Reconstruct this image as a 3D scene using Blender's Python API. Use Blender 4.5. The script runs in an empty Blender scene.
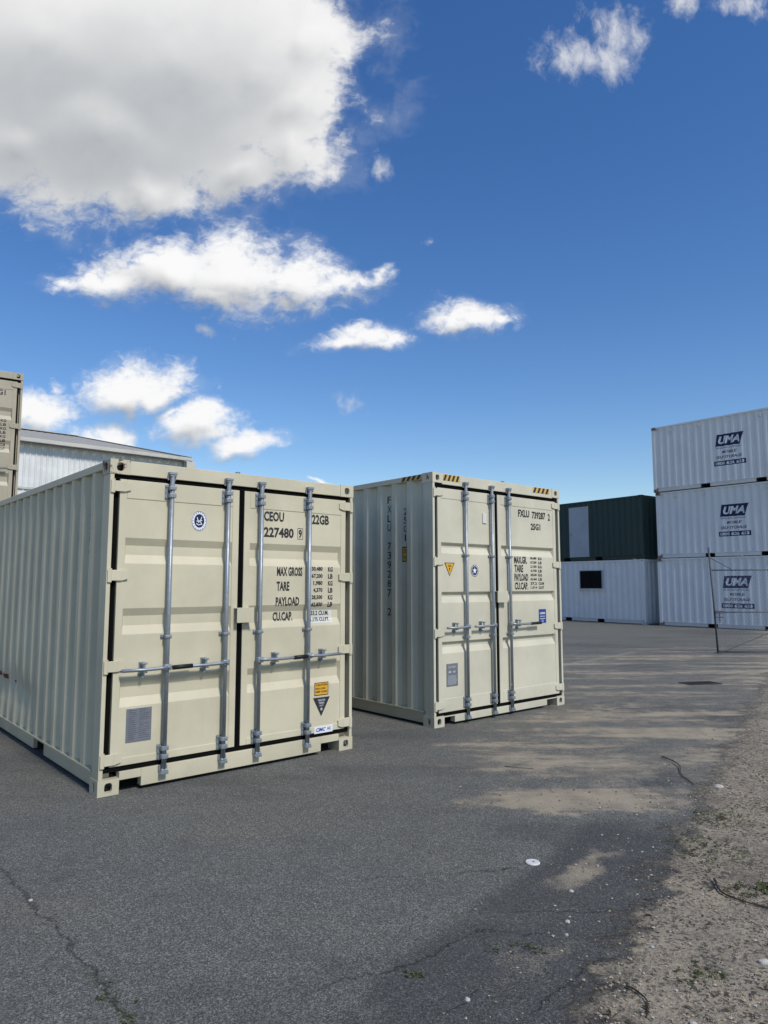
import bpy, bmesh, math, random
from mathutils import Vector, Matrix, noise as mnoise

R = math.radians
random.seed(7)
scene = bpy.context.scene
col = scene.collection

# ------------------------------------------------------------------ camera
CAM_H, PITCH = 1.602, 0.103
cam_data = bpy.data.cameras.new('camera')
cam = bpy.data.objects.new('camera', cam_data)
col.objects.link(cam)
cam.location = (0, 0, CAM_H)
cam.rotation_euler = (math.pi / 2 + PITCH, 0, 0)
cam_data.sensor_fit = 'VERTICAL'
cam_data.sensor_height = 24.0
cam_data.lens = 24.0 * 696.475 / 1024
cam_data.clip_start = 0.05
cam_data.clip_end = 3000
scene.camera = cam

# ------------------------------------------------------------------ light
SUN_DIR = Vector((0.592, -0.70, 1.00)).normalized()
SUN_EL = math.asin(SUN_DIR.z)
SUN_AZ = math.atan2(SUN_DIR.x, SUN_DIR.y)
sd = bpy.data.lights.new('sun', 'SUN')
sd.energy = 3.5
sd.angle = R(9)
sd.color = (1.0, 0.955, 0.89)
sun = bpy.data.objects.new('sun', sd)
col.objects.link(sun)
sun.rotation_euler = SUN_DIR.to_track_quat('Z', 'Y').to_euler()
sun.location = (0, 0, 40)

scene.view_settings.view_transform = 'Standard'
scene.view_settings.look = 'None'
scene.view_settings.gamma = 1
scene.view_settings.use_curve_mapping = False
scene.view_settings.exposure = 0.0
SKY_STRENGTH = 0.10
CLOUD_GAIN = 0.96


class NT:
    """small helper around a node tree"""
    def __init__(s, tree):
        s.t = tree
        s.n = tree.nodes
        s.l = tree.links

    def new(s, kind, **kw):
        nd = s.n.new(kind)
        for k, v in kw.items():
            setattr(nd, k, v)
        return nd

    def put(s, sock, v):
        if isinstance(v, bpy.types.NodeSocket):
            s.l.new(v, sock)
        elif v is not None:
            sock.default_value = v

    def m(s, op, a, b=None, c=None, clamp=False):
        nd = s.new('ShaderNodeMath', operation=op, use_clamp=clamp)
        s.put(nd.inputs[0], a)
        if b is not None: s.put(nd.inputs[1], b)
        if c is not None: s.put(nd.inputs[2], c)
        return nd.outputs[0]

    def v(s, op, a, b=None, scale=None):
        nd = s.new('ShaderNodeVectorMath', operation=op)
        s.put(nd.inputs[0], a)
        if b is not None: s.put(nd.inputs[1], b)
        if scale is not None: s.put(nd.inputs['Scale'], scale)
        return nd.outputs['Value'] if op in ('LENGTH', 'DOT_PRODUCT', 'DISTANCE') else nd.outputs[0]

    def madd(s, a, b, c):
        nd = s.new('ShaderNodeVectorMath', operation='MULTIPLY_ADD')
        s.put(nd.inputs[0], a); s.put(nd.inputs[1], b); s.put(nd.inputs[2], c)
        return nd.outputs[0]

    def noise(s, vec, scale, detail=4, rough=0.5, color=False, lac=2.0):
        nd = s.new('ShaderNodeTexNoise')
        s.put(nd.inputs['Vector'], vec)
        nd.inputs['Scale'].default_value = scale
        nd.inputs['Detail'].default_value = detail
        nd.inputs['Roughness'].default_value = rough
        nd.inputs['Lacunarity'].default_value = lac
        return nd.outputs['Color'] if color else nd.outputs['Fac']

    def smooth(s, x, a, b, lo=0.0, hi=1.0):
        nd = s.new('ShaderNodeMapRange', interpolation_type='SMOOTHSTEP')
        s.put(nd.inputs['Value'], x)
        for i, q in enumerate((a, b, lo, hi)):
            s.put(nd.inputs[i + 1], q)
        return nd.outputs[0]

    def lin(s, x, a, b, lo=0.0, hi=1.0):
        nd = s.new('ShaderNodeMapRange')
        s.put(nd.inputs['Value'], x)
        for i, q in enumerate((a, b, lo, hi)):
            s.put(nd.inputs[i + 1], q)
        return nd.outputs[0]

    def mix(s, fac, a, b, blend='MIX'):
        nd = s.new('ShaderNodeMix', data_type='RGBA', blend_type=blend)
        s.put(nd.inputs[0], fac)
        s.put(nd.inputs[6], a if isinstance(a, bpy.types.NodeSocket) else tuple(a) + (1,) if len(a) == 3 else a)
        s.put(nd.inputs[7], b if isinstance(b, bpy.types.NodeSocket) else tuple(b) + (1,) if len(b) == 3 else b)
        return nd.outputs[2]

    def xyz(s, x=0.0, y=0.0, z=0.0):
        nd = s.new('ShaderNodeCombineXYZ')
        for i, q in enumerate((x, y, z)): s.put(nd.inputs[i], q)
        return nd.outputs[0]

    def sep(s, v):
        nd = s.new('ShaderNodeSeparateXYZ')
        s.put(nd.inputs[0], v)
        return nd.outputs


# ------------------------------------------------------------------ sky and clouds (by direction, at infinity)
world = bpy.data.worlds.new('World')
scene.world = world
world.use_nodes = True
world.cycles.sampling_method = 'MANUAL'
world.cycles.sample_map_resolution = 512
W_ = NT(world.node_tree)
W_.n.clear()
sky = W_.new('ShaderNodeTexSky', sky_type='NISHITA')
sky.sun_disc = False
sky.sun_elevation = SUN_EL
sky.sun_rotation = SUN_AZ
sky.altitude = 10
sky.air_density = 1.15
sky.dust_density = 0.1
sky.ozone_density = 3.0
tc = W_.new('ShaderNodeTexCoord')
dirv = tc.outputs['Generated']
o = W_.sep(dirv)
front = W_.m('MAXIMUM', o[1], 0.08)
U0 = W_.m('DIVIDE', o[0], front)
V0 = W_.m('DIVIDE', o[2], front)
P0 = W_.xyz(U0, V0, 0.0)
# cloud lobes: (u, v, half width, half height, weight) in tangents of direction, u to the east, v up
LOBES = [
    (-0.535, 0.874, 0.296, 0.207, 1.35), (-0.315, 0.807, 0.232, 0.186, 1.30), (-0.188, 0.807, 0.136, 0.160, 1.10), (-0.419, 0.708, 0.245, 0.141, 1.20),
    (-0.132, 0.740, 0.087, 0.117, 0.95), (-0.140, 0.659, 0.080, 0.090, 0.95), (-0.355, 0.619, 0.106, 0.072, 1.00), (-0.556, 0.675, 0.138, 0.099, 1.00),
    (-0.122, 0.857, 0.075, 0.102, 0.95), (-0.219, 0.634, 0.092, 0.065, 0.90), (-0.327, 0.465, 0.104, 0.059, 1.05), (-0.238, 0.460, 0.120, 0.069, 1.10),
    (-0.140, 0.452, 0.112, 0.053, 1.00), (-0.409, 0.445, 0.082, 0.043, 0.90), (-0.058, 0.460, 0.075, 0.026, 0.80), (-0.476, 0.437, 0.052, 0.025, 0.62),
    (-0.259, 0.424, 0.089, 0.038, 0.90), (-0.006, 0.465, 0.038, 0.018, 0.60), (-0.018, 0.363, 0.086, 0.029, 0.92), (-0.057, 0.352, 0.059, 0.018, 0.85),
    (0.128, 0.399, 0.067, 0.031, 0.95), (0.173, 0.396, 0.032, 0.016, 0.70), (-0.366, 0.287, 0.085, 0.038, 1.05), (-0.329, 0.275, 0.052, 0.027, 0.95),
    (-0.501, 0.251, 0.056, 0.039, 1.05), (-0.534, 0.257, 0.044, 0.033, 1.00), (-0.407, 0.218, 0.055, 0.027, 1.00), (-0.269, 0.229, 0.067, 0.028, 1.05),
    (-0.195, 0.203, 0.055, 0.020, 0.95), (-0.484, 0.293, 0.024, 0.021, 0.62), (-0.096, 0.150, 0.021, 0.007, 0.85), (-0.306, 0.246, 0.037, 0.015, 0.70),
]
WISPS = [
    (0.320, 0.823, 0.090, 0.040, 0.95), (0.274, 0.831, 0.046, 0.044, 0.70), (0.376, 0.865, 0.062, 0.051, 0.75), (0.475, 0.900, 0.022, 0.034, 0.75),
    (0.557, 0.903, 0.053, 0.031, 0.72), (0.579, 0.881, 0.039, 0.021, 0.50), (-0.057, 0.269, 0.050, 0.018, 0.42), (-0.006, 0.623, 0.037, 0.032, 0.50),
    (0.070, 0.507, 0.018, 0.015, 0.30), (-0.280, 0.364, 0.033, 0.014, 0.42),
]


def cloud_field(P, lobes, w_=0.16):
    big = W_.v('SUBTRACT', W_.noise(P, 3.6, 2, .5, True), (0.5, 0.5, 0.5))
    med = W_.v('SUBTRACT', W_.noise(P, 12.0, 3, .55, True), (0.5, 0.5, 0.5))
    Pw = W_.v('ADD', P, W_.v('SCALE', big, scale=0.09))
    Pw = W_.v('ADD', Pw, W_.v('SCALE', med, scale=0.060))
    acc = None
    for (u, v, a, b, w) in lobes:
        d = W_.madd(Pw, (1 / a, 1 / b, 0), (-u / a, -v / b, 0))
        f = W_.m('SUBTRACT', w, W_.v('LENGTH', d))
        acc = f if acc is None else W_.m('SMOOTH_MAX', acc, f, w_)
    return acc


F0 = cloud_field(P0, LOBES)
F1 = cloud_field(W_.v('ADD', P0, (0.012, 0.030, 0)), LOBES)
F2 = cloud_field(P0, WISPS)
# ragged rim: fractal detail, warped on itself so that it curls
curl = W_.v('SUBTRACT', W_.noise(P0, 20.0, 3, .6, True), (0.5, 0.5, 0.5))
Pd = W_.v('ADD', P0, W_.v('SCALE', curl, scale=0.035))
rim = W_.m('SUBTRACT', W_.noise(Pd, 11.0, 9, .57), 0.5)
rim2 = W_.m('SUBTRACT', W_.noise(W_.v('MULTIPLY', Pd, (1, 1.6, 1)), 44.0, 6, .62), 0.5)
edge = W_.m('ADD', F0, W_.m('ADD', W_.m('MULTIPLY', rim, 1.5), W_.m('MULTIPLY', rim2, W_.smooth(V0, .60, .50, .55, 1.25))))
alpha = W_.smooth(edge, W_.smooth(V0, .60, .50, -.10, -.22), W_.smooth(V0, .60, .50, .42, .68))
veil = W_.m('MULTIPLY', W_.smooth(W_.m('ADD', F0, W_.m('MULTIPLY', rim, 2.2)), -0.35, 0.35), 0.16)
fib = W_.m('SUBTRACT', W_.noise(W_.v('MULTIPLY', Pd, (1.9, 1, 1)), 17.0, 9, .66), 0.5)
wisp = W_.m('MULTIPLY', W_.smooth(W_.m('ADD', F2, W_.m('MULTIPLY', fib, 2.8)), -0.30, 1.15), 0.80)
alpha = W_.m('MAXIMUM', alpha, W_.m('MAXIMUM', veil, wisp))
alpha = W_.m('MULTIPLY', alpha, W_.smooth(o[1], 0.10, 0.2))
relief = W_.m('SUBTRACT', F0, F1)
soft = W_.noise(P0, 2.2, 2, .45)
billow = W_.m('SUBTRACT', W_.noise(Pd, 9.0, 4, .5), 0.5)
thick = W_.smooth(F0, -0.25, 0.75)
under = W_.m('MULTIPLY', thick, W_.smooth(V0, 0.97, 0.74))       # the base of the big cloud is seen from below
under = W_.m('MULTIPLY', under, W_.smooth(V0, 0.55, 0.62))
under = W_.m('MULTIPLY', under, W_.smooth(U0, -0.02, -0.30))
bright = W_.m('ADD', 0.86, W_.m('MULTIPLY', relief, W_.smooth(V0, 0.54, 0.62, 0.60, 0.30)))
bright = W_.m('ADD', bright, W_.m('MULTIPLY', W_.m('SUBTRACT', soft, .5), 0.14))
bright = W_.m('ADD', bright, W_.m('MULTIPLY', billow, W_.smooth(V0, 0.54, 0.62, 0.16, 0.09)))
bright = W_.m('SUBTRACT', bright, W_.m('MULTIPLY', under, 0.22))
bright = W_.m('SMOOTH_MIN', W_.m('SMOOTH_MAX', bright, 0.44, .15), 1.0, .15)
ccol = W_.mix(W_.lin(bright, 0.45, 0.85), (0.86, 0.91, 0.97), (1.0, 1.0, 1.0))
ccol = W_.v('SCALE', ccol, scale=W_.m('MULTIPLY', bright, CLOUD_GAIN / SKY_STRENGTH))
# scattered thin cloud in the rest of the sky (behind and beside the viewer)
rest = W_.noise(W_.xyz(W_.m('DIVIDE', o[0], W_.m('ADD', o[2], .15)), W_.m('DIVIDE', o[1], W_.m('ADD', o[2], .15)), 3.0), 0.9, 6, .58)
ra = W_.m('MULTIPLY', W_.smooth(rest, .50, .66), W_.smooth(o[1], 0.12, -0.15))
ra = W_.m('MULTIPLY', ra, W_.smooth(o[2], 0.0, 0.12, 0.0, 0.45))
hs = W_.new('ShaderNodeHueSaturation')
hs.inputs['Hue'].default_value = 0.510
hs.inputs['Saturation'].default_value = 1.27
hs.inputs['Value'].default_value = 1.30
W_.l.new(sky.outputs[0], hs.inputs['Color'])
c1 = W_.mix(ra, hs.outputs[0], (0.62 / SKY_STRENGTH,) * 3)
c2 = W_.mix(alpha, c1, ccol)
bg = W_.new('ShaderNodeBackground')
bg.inputs['Strength'].default_value = SKY_STRENGTH
W_.l.new(c2, bg.inputs['Color'])
wo = W_.new('ShaderNodeOutputWorld')
W_.l.new(bg.outputs[0], wo.inputs[0])

# ------------------------------------------------------------------ materials
MATS = {}


def material(name):
    m = bpy.data.materials.new(name)
    m.use_nodes = True
    t = NT(m.node_tree)
    b = t.n['Principled BSDF']
    MATS[name] = m
    return m, t, b


def paint(name, base, rough=0.42, var=0.10, dirt=0.25, dirtcol=(0.20, 0.17, 0.12), bump=0.015, streak=0.3, spec=0.35):
    """painted steel: slight mottling, run-down streaks, faint oil-canning"""
    m, t, b = material(name)
    g = t.new('ShaderNodeTexCoord')
    P = g.outputs['Object']
    n1 = t.noise(P, 1.3, 5, .6)
    n2 = t.noise(t.v('MULTIPLY', P, (14, 14, 0.9)), 1.0, 5, .65)      # vertical runs
    n3 = t.noise(P, 38, 4, .6)
    dark = tuple(c * (1 - var * 1.6) for c in base)
    c = t.mix(t.smooth(n1, .3, .7), dark, base)
    st = t.m('MULTIPLY', t.smooth(n2, .56, .78), streak)
    c = t.mix(st, c, dirtcol)
    sp = t.m('MULTIPLY', t.smooth(n3, .66, .80), dirt)
    sp = t.m('MULTIPLY', sp, t.smooth(n1, .45, .7))
    c = t.mix(sp, c, dirtcol)
    # road splash along the foot of the thing
    z = t.sep(P)[2]
    foot = t.m('MULTIPLY', t.smooth(t.m('ADD', z, t.m('MULTIPLY', n1, .22)), .38, .02), dirt * .9)
    c = t.mix(foot, c, dirtcol)
    t.l.new(c, b.inputs['Base Color'])
    rr = t.lin(n1, .3, .7, rough - .06, rough + .10)
    t.l.new(rr, b.inputs['Roughness'])
    b.inputs['Specular IOR Level'].default_value = spec
    bp = t.new('ShaderNodeBump')
    bp.inputs['Strength'].default_value = 0.6
    bp.inputs['Distance'].default_value = bump
    h = t.m('ADD', t.noise(P, 2.2, 2, .5), t.m('MULTIPLY', n3, 0.02))
    t.l.new(h, bp.inputs['Height'])
    t.l.new(bp.outputs[0], b.inputs['Normal'])
    return m


paint('cream_paint', (0.600, 0.548, 0.392), dirt=.22, streak=.07)
paint('pale_cream_paint', (0.600, 0.565, 0.435), dirt=.15, streak=.06)
paint('beige_paint', (0.400, 0.360, 0.265), dirt=.25, streak=.12)
paint('white_paint', (0.76, 0.755, 0.735), dirt=.25, streak=.06, dirtcol=(.34, .32, .28), rough=.5, var=.04)
paint('office_white_paint', (0.76, 0.755, 0.735), var=.04, dirt=.30, streak=.05, dirtcol=(.30, .28, .25), rough=.5)
paint('green_paint', (0.030, 0.058, 0.048), dirt=.12, streak=.08, dirtcol=(.10, .10, .09), rough=.5)
paint('grey_door_paint', (0.42, 0.45, 0.48), dirt=.2, streak=.08)

paint('shed_wall', (0.72, 0.73, 0.70), dirt=.1, streak=.10, rough=.5, dirtcol=(.35, .36, .36))
paint('shed_roof', (0.36, 0.34, 0.30), dirt=.3, streak=.2, rough=.6, dirtcol=(.2, .18, .16))
paint('shed_trim', (0.55, 0.54, 0.47), dirt=.1, streak=.1)
paint('ochre_tape', (0.62, 0.40, 0.09), dirt=.1, streak=.02, bump=.001)
paint('orange_tape', (0.75, 0.40, 0.03), dirt=.1, streak=.02, bump=.001)
paint('black_print', (0.028, 0.028, 0.030), dirt=.1, streak=.02, bump=.0005, rough=.6)
paint('white_print', (0.78, 0.79, 0.80), dirt=.05, streak=.02, bump=.0005)
paint('navy_print', (0.008, 0.018, 0.075), dirt=.05, streak=.02, bump=.0005, rough=.5)
paint('blue_print', (0.02, 0.05, 0.30), dirt=.05, streak=.02, bump=.0005)
paint('grey_print', (0.45, 0.47, 0.50), dirt=.05, streak=.02, bump=.0005)
paint('blue_grey_print', (0.22, 0.26, 0.36), dirt=.05, streak=.02, bump=.0005)
paint('dull_red_print', (0.20, 0.07, 0.055), dirt=.3, streak=.02, bump=.0005)
paint('label_paper', (0.66, 0.655, 0.58), dirt=.05, streak=.0, bump=.0005)


m, t, b = material('rust_paint')
g = t.new('ShaderNodeTexCoord')
rn = t.noise(g.outputs['Object'], 11, 6, .65)
rc = t.mix(t.noise(g.outputs['Object'], 60, 4, .6), (0.10, 0.035, 0.018), (0.26, 0.12, 0.06))
t.l.new(t.mix(t.smooth(rn, .50, .56), (0.50, 0.46, 0.34), rc), b.inputs['Base Color'])
b.inputs['Roughness'].default_value = .7


def steel(name, base, metal, rough):
    m, t, b = material(name)
    g = t.new('ShaderNodeTexCoord')
    P = g.outputs['Object']
    v = t.new('ShaderNodeTexVoronoi')
    t.put(v.inputs['Vector'], P)
    v.inputs['Scale'].default_value = 45
    k = t.sep(v.outputs['Color'])[0]
    n = t.noise(P, 8, 5, .6)
    c = t.mix(t.m('MULTIPLY', k, .35), base, tuple(x * .6 for x in base))
    c = t.mix(t.smooth(n, .55, .75, 0, .35), c, tuple(x * .55 for x in base))
    t.l.new(c, b.inputs['Base Color'])
    b.inputs['Metallic'].default_value = metal
    t.l.new(t.lin(n, .3, .7, rough - .08, rough + .12), b.inputs['Roughness'])
    bp = t.new('ShaderNodeBump')
    bp.inputs['Strength'].default_value = .3
    bp.inputs['Distance'].default_value = .002
    t.l.new(n, bp.inputs['Height'])
    t.l.new(bp.outputs[0], b.inputs['Normal'])


steel('galvanised_steel', (0.30, 0.335, 0.365), .55, .46)
steel('plate_metal', (0.27, 0.28, 0.31), .6, .45)
steel('fence_steel', (0.085, 0.09, 0.095), .4, .6)
steel('drain_iron', (0.055, 0.048, 0.04), .3, .7)


def plain(name, base, rough=.7, var=.2, scale=20, metal=0.0, spec=.3):
    m, t, b = material(name)
    g = t.new('ShaderNodeTexCoord')
    n = t.noise(g.outputs['Object'], scale, 5, .6)
    c = t.mix(n, tuple(x * (1 - var) for x in base), tuple(x * (1 + var) for x in base))
    t.l.new(c, b.inputs['Base Color'])
    b.inputs['Roughness'].default_value = rough
    b.inputs['Metallic'].default_value = metal
    b.inputs['Specular IOR Level'].default_value = spec


plain('rubber', (0.004, 0.004, 0.004), .85, spec=.08)
plain('grip_rubber', (0.012, 0.012, 0.013), .5)
plain('dark_glass', (0.006, 0.007, 0.008), .5, spec=.08)
plain('underside', (0.03, 0.028, 0.025), .9)
plain('plywood', (0.20, 0.13, 0.07), .7)
plain('bark', (0.045, 0.035, 0.028), .85, .4, 60)
plain('pale_stone', (0.42, 0.40, 0.36), .8, .15, 60)
plain('grey_stone', (0.34, 0.35, 0.35), .8, .2, 60)
plain('white_plastic', (0.58, 0.58, 0.55), .45, .06, 30)
plain('concrete', (0.35, 0.34, 0.32), .9, .2, 12)


def varied(name, ramp, rough=.85):
    """one colour per loose piece (stones, leaves)"""
    m, t, b = material(name)
    g = t.new('ShaderNodeNewGeometry')
    r = t.new('ShaderNodeValToRGB')
    t.l.new(g.outputs['Random Per Island'], r.inputs[0])
    els = r.color_ramp.elements
    while len(els) < len(ramp): els.new(0.5)
    for e, (p, c) in zip(els, ramp):
        e.position = p
        e.color = tuple(c) + (1,)
    t.l.new(r.outputs[0], b.inputs['Base Color'])
    b.inputs['Roughness'].default_value = rough
    b.inputs['Specular IOR Level'].default_value = .2


varied('gravel_mix', [(0, (.10, .09, .08)), (.35, (.21, .17, .13)), (.65, (.34, .28, .20)), (.9, (.40, .36, .30)), (1, (.38, .36, .32))])
varied('weed_leaf', [(0, (.030, .038, .012)), (.5, (.055, .075, .022)), (1, (.13, .12, .05))])
varied('leaf_litter', [(0, (.025, .020, .014)), (.5, (.06, .045, .028)), (1, (.14, .11, .07))])

# ground: asphalt with a sandy verge
m, t, b = material('yard_ground')
g = t.new('ShaderNodeTexCoord')
P = g.outputs['Object']
S = t.sep(P)
X, Y = S[0], S[1]
warp1 = t.v('SUBTRACT', t.noise(P, 1.1, 5, .6, True), (.5, .5, .5))
warp2 = t.v('SUBTRACT', t.noise(P, 7.0, 5, .65, True), (.5, .5, .5))
Pw = t.v('ADD', P, t.v('ADD', t.v('SCALE', warp1, scale=1.0), t.v('SCALE', warp2, scale=.30)))
Pf = t.v('ADD', P, t.v('ADD', t.v('SCALE', warp1, scale=.25), t.v('SCALE', warp2, scale=.12)))


def seg(Pv, a, b_):
    """distance to a segment"""
    ax, ay = a; bx, by = b_
    L = math.hypot(bx - ax, by - ay)
    ux, uy = (bx - ax) / L, (by - ay) / L
    q = t.v('SUBTRACT', Pv, (ax, ay, 0))
    al = t.v('DOT_PRODUCT', q, (ux, uy, 0))
    ac = t.v('DOT_PRODUCT', q, (-uy, ux, 0))
    over = t.m('MAXIMUM', t.m('MAXIMUM', t.m('MULTIPLY', al, -1.0), t.m('SUBTRACT', al, L)), 0.0)
    return t.m('SQRT', t.m('ADD', t.m('MULTIPLY', ac, ac), t.m('MULTIPLY', over, over)))


def blob(Pv, c, a, b_, ang=0.0):
    q = t.v('SUBTRACT', Pv, (c[0], c[1], 0))
    ca, sa = math.cos(ang), math.sin(ang)
    u = t.m('DIVIDE', t.v('DOT_PRODUCT', q, (ca, sa, 0)), a)
    v = t.m('DIVIDE', t.v('DOT_PRODUCT', q, (-sa, ca, 0)), b_)
    return t.m('SUBTRACT', 1.0, t.m('SQRT', t.m('ADD', t.m('MULTIPLY', u, u), t.m('MULTIPLY', v, v))))


# signed distance right of the verge line
vx, vy = 0.53, 0.848
sd_ = t.v('DOT_PRODUCT', t.v('SUBTRACT', Pf, (0.72, 2.80, 0)), (vy, -vx, 0))
sdw = t.v('DOT_PRODUCT', t.v('SUBTRACT', Pw, (0.72, 2.80, 0)), (vy, -vx, 0))
fine = t.noise(P, 55, 4, .65)
Pc0 = t.v('ADD', P, t.v('SCALE', t.v('SUBTRACT', t.noise(P, 60, 3, .6, True), (.5, .5, .5)), scale=.02))
mid = t.noise(P, 3.0, 6, .62)
lowf = t.noise(P, .35, 5, .6)
# aggregate
vo = t.new('ShaderNodeTexVoronoi')
t.put(vo.inputs['Vector'], P)
vo.inputs['Scale'].default_value = 240
cell = t.sep(vo.outputs['Color'])[0]
vo2 = t.new('ShaderNodeTexVoronoi')
t.put(vo2.inputs['Vector'], P)
vo2.inputs['Scale'].default_value = 130
cell2 = t.sep(vo2.outputs['Color'])[1]
agg = t.m('ADD', t.m('MULTIPLY', t.m('POWER', cell, 2.2), .75), t.m('MULTIPLY', t.m('POWER', cell2, 7.0), .55))
asph = t.mix(agg, (0.050, 0.051, 0.047), (0.32, 0.32, 0.285))
asph = t.mix(t.smooth(lowf, .35, .65, 0, .35), asph, t.mix(agg, (0.066, 0.062, 0.050), (.32, .305, .25)))
asph = t.mix(t.smooth(mid, .45, .75, 0, .30), asph, (0.060, 0.060, 0.062))
# rejuvenated (darker, smoother) bitumen strip next to the verge
dk = t.m('MULTIPLY', t.smooth(t.v('DOT_PRODUCT', t.v('SUBTRACT', Pf, (-.30, 2.73, 0)), (.795, -.606, 0)), -.02, .10), t.smooth(t.v('DOT_PRODUCT', Pf, (vx, vy, 0)), 5.15, 4.75))
dk = t.m('MULTIPLY', dk, t.smooth(mid, .22, .45))
dkc = t.mix(agg, (0.036, 0.037, 0.036), (0.15, 0.15, 0.14))
asph = t.mix(t.m('MULTIPLY', dk, .85), asph, dkc)
dk2 = t.smooth(t.m('MAXIMUM', blob(Pw, (2.25, 5.85), .70, .26, 1.1), t.m('MAXIMUM', blob(Pw, (3.75, 7.35), .75, .35, .9), blob(Pw, (4.4, 8.6), .9, .3, .1))), .0, .6, 0, .8)
dk2 = t.m('MULTIPLY', dk2, t.smooth(t.noise(P, 6.0, 6, .7), .34, .52))
patchy = t.noise(t.v('MULTIPLY', Pf, (.22, .62, 1)), 1.0, 6, .62)
asph = t.mix(t.smooth(patchy, .50, .62, 0, .50), asph, dkc)
asph = t.mix(t.smooth(patchy, .46, .36, 0, .40), asph, t.mix(agg, (0.085, 0.078, 0.062), (.34, .32, .26)))
oil = t.smooth(t.noise(P, .9, 3, .5), .66, .74, 0, .45)
asph = t.mix(oil, asph, (0.030, 0.030, 0.030))
asph = t.mix(dk2, asph, dkc)
# sand film
sandc = t.mix(t.noise(P, 90, 3, .7), (0.20, 0.165, 0.108), (0.52, 0.435, 0.305))
sandc = t.mix(t.m('MULTIPLY', t.m('POWER', cell, 3.0), .5), sandc, (0.46, 0.42, 0.35))
sandc = t.mix(t.smooth(mid, .4, .7, 0, .55), sandc, (0.145, 0.125, 0.100))
# verge soil
edge_n = t.m('SUBTRACT', t.noise(P, 6.5, 9, .76), .5)
soil = t.smooth(t.m('ADD', sd_, t.m('ADD', t.m('MULTIPLY', t.m('SUBTRACT', mid, .5), .6), t.m('MULTIPLY', edge_n, .75))), -.06, .12)
filmf = t.smooth(sdw, -2.6, .1, 0, 1.0)
far = t.smooth(Y, 4.4, 6.4)
film = t.m('MULTIPLY', filmf, far)
b1 = t.smooth(blob(Pw, (1.55, 5.55), 1.3, .62, .25), -.2, .6, 0, 1.0)
b2 = t.smooth(blob(Pw, (2.8, 7.7), 3.1, 1.8, .6), -.2, .5, 0, .95)
b3 = t.smooth(blob(Pw, (6.4, 13.0), 7.5, 5.5, .9), -.3, .6, 0, .80)
b4 = t.smooth(blob(Pw, (1.15, 4.16), .42, .13, 1.0), -.3, .8, 0, .75)
b5 = t.smooth(blob(Pw, (.62, 3.15), .35, .09, .9), -.3, .8, 0, .40)
streaks = t.smooth(t.noise(t.v('MULTIPLY', P, (.28, 1.5, 1)), 1.0, 6, .6), .40, .62)
film = t.m('MAXIMUM', film, t.m('MAXIMUM', b1, t.m('MAXIMUM', b2, b3)))
film = t.m('MULTIPLY', film, t.m('ADD', .50, t.m('MULTIPLY', streaks, .50)))
brk_n = t.m('SUBTRACT', t.noise(t.v('MULTIPLY', P, (1, 1.3, 1)), 3.4, 9, .74), .5)
film = t.smooth(t.m('ADD', film, t.m('MULTIPLY', brk_n, t.smooth(film, .0, .25, 0, 1.35))), .22, .95, 0, .92)
film = t.m('MAXIMUM', film, t.m('MAXIMUM', b4, b5))
grit = t.m('ADD', t.m('MULTIPLY', fine, .55), t.m('MULTIPLY', cell, .45))
film = t.m('MULTIPLY', film, t.smooth(t.m('ADD', grit, t.m('MULTIPLY', film, .8)), .56, 1.10))
film = t.m('MULTIPLY', film, t.m('SUBTRACT', 1.0, t.m('MULTIPLY', dk2, .8)))
# verge: blotches of dark litter, grey grit and yellow sand
vc = t.mix(t.smooth(t.noise(P, 2.1, 6, .65), .32, .52), (0.19, 0.16, 0.12), sandc)
vc = t.mix(t.smooth(t.noise(P, 5.3, 7, .75), .53, .66, 0, .80), vc, (0.050, 0.043, 0.034))
vc = t.mix(t.smooth(t.noise(P, 28, 5, .7), .52, .68, 0, .45), vc, (0.060, 0.055, 0.048))
vc = t.mix(t.m('MULTIPLY', t.m('POWER', cell2, 6.0), .6), vc, (0.42, 0.38, 0.31))
vo3 = t.new('ShaderNodeTexVoronoi')
t.put(vo3.inputs['Vector'], Pc0)
vo3.inputs['Scale'].default_value = 75
pep = t.sep(vo3.outputs['Color'])[2]
vc = t.mix(t.m('MULTIPLY', t.smooth(pep, .60, .85), t.smooth(t.noise(P, 4.2, 5, .7), .36, .60, .25, .9)), vc, (0.055, 0.048, 0.040))
gc = t.mix(film, asph, sandc)
gc = t.mix(soil, gc, vc)
# faint worn lane lines far out
ln = t.m('MINIMUM', seg(Pf, (3.2, 13.7), (5.9, 16.7)), seg(Pf, (4.6, 11.1), (7.3, 13.3)))
gc = t.mix(t.smooth(ln, .16, .02, 0, .32), gc, (0.36, 0.32, 0.24))
# cracks
Pc = t.v('ADD', P, t.v('ADD', t.v('SCALE', warp2, scale=.17), t.v('SCALE', t.v('SUBTRACT', t.noise(P, 38, 4, .7, True), (.5, .5, .5)), scale=.035)))
c_main = None
for a_, b_ in [((-2.9, 5.0), (-2.2, 4.17)), ((-2.2, 4.17), (-1.755, 3.68)), ((-1.755, 3.68), (-1.32, 3.21)), ((-1.32, 3.21), (-.93, 2.74)), ((-.93, 2.74), (-.3, 2.0))]:
    d = seg(Pc, a_, b_)
    c_main = d if c_main is None else t.m('MINIMUM', c_main, d)
c_thin = None
for a_, b_ in [((-.28, 2.95), (.12, 3.12)), ((.12, 3.12), (.42, 3.42)), ((.42, 3.42), (.72, 3.40)), ((-.1, 4.0), (.75, 4.13)), ((1.0, 3.35), (1.35, 3.5)), ((.55, 2.8), (.95, 3.2)), ((.62, 3.6), (1.2, 3.62)), ((.25, 2.8), (.38, 2.95))]:
    d = seg(Pc, a_, b_)
    c_thin = d if c_thin is None else t.m('MINIMUM', c_thin, d)
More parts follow.
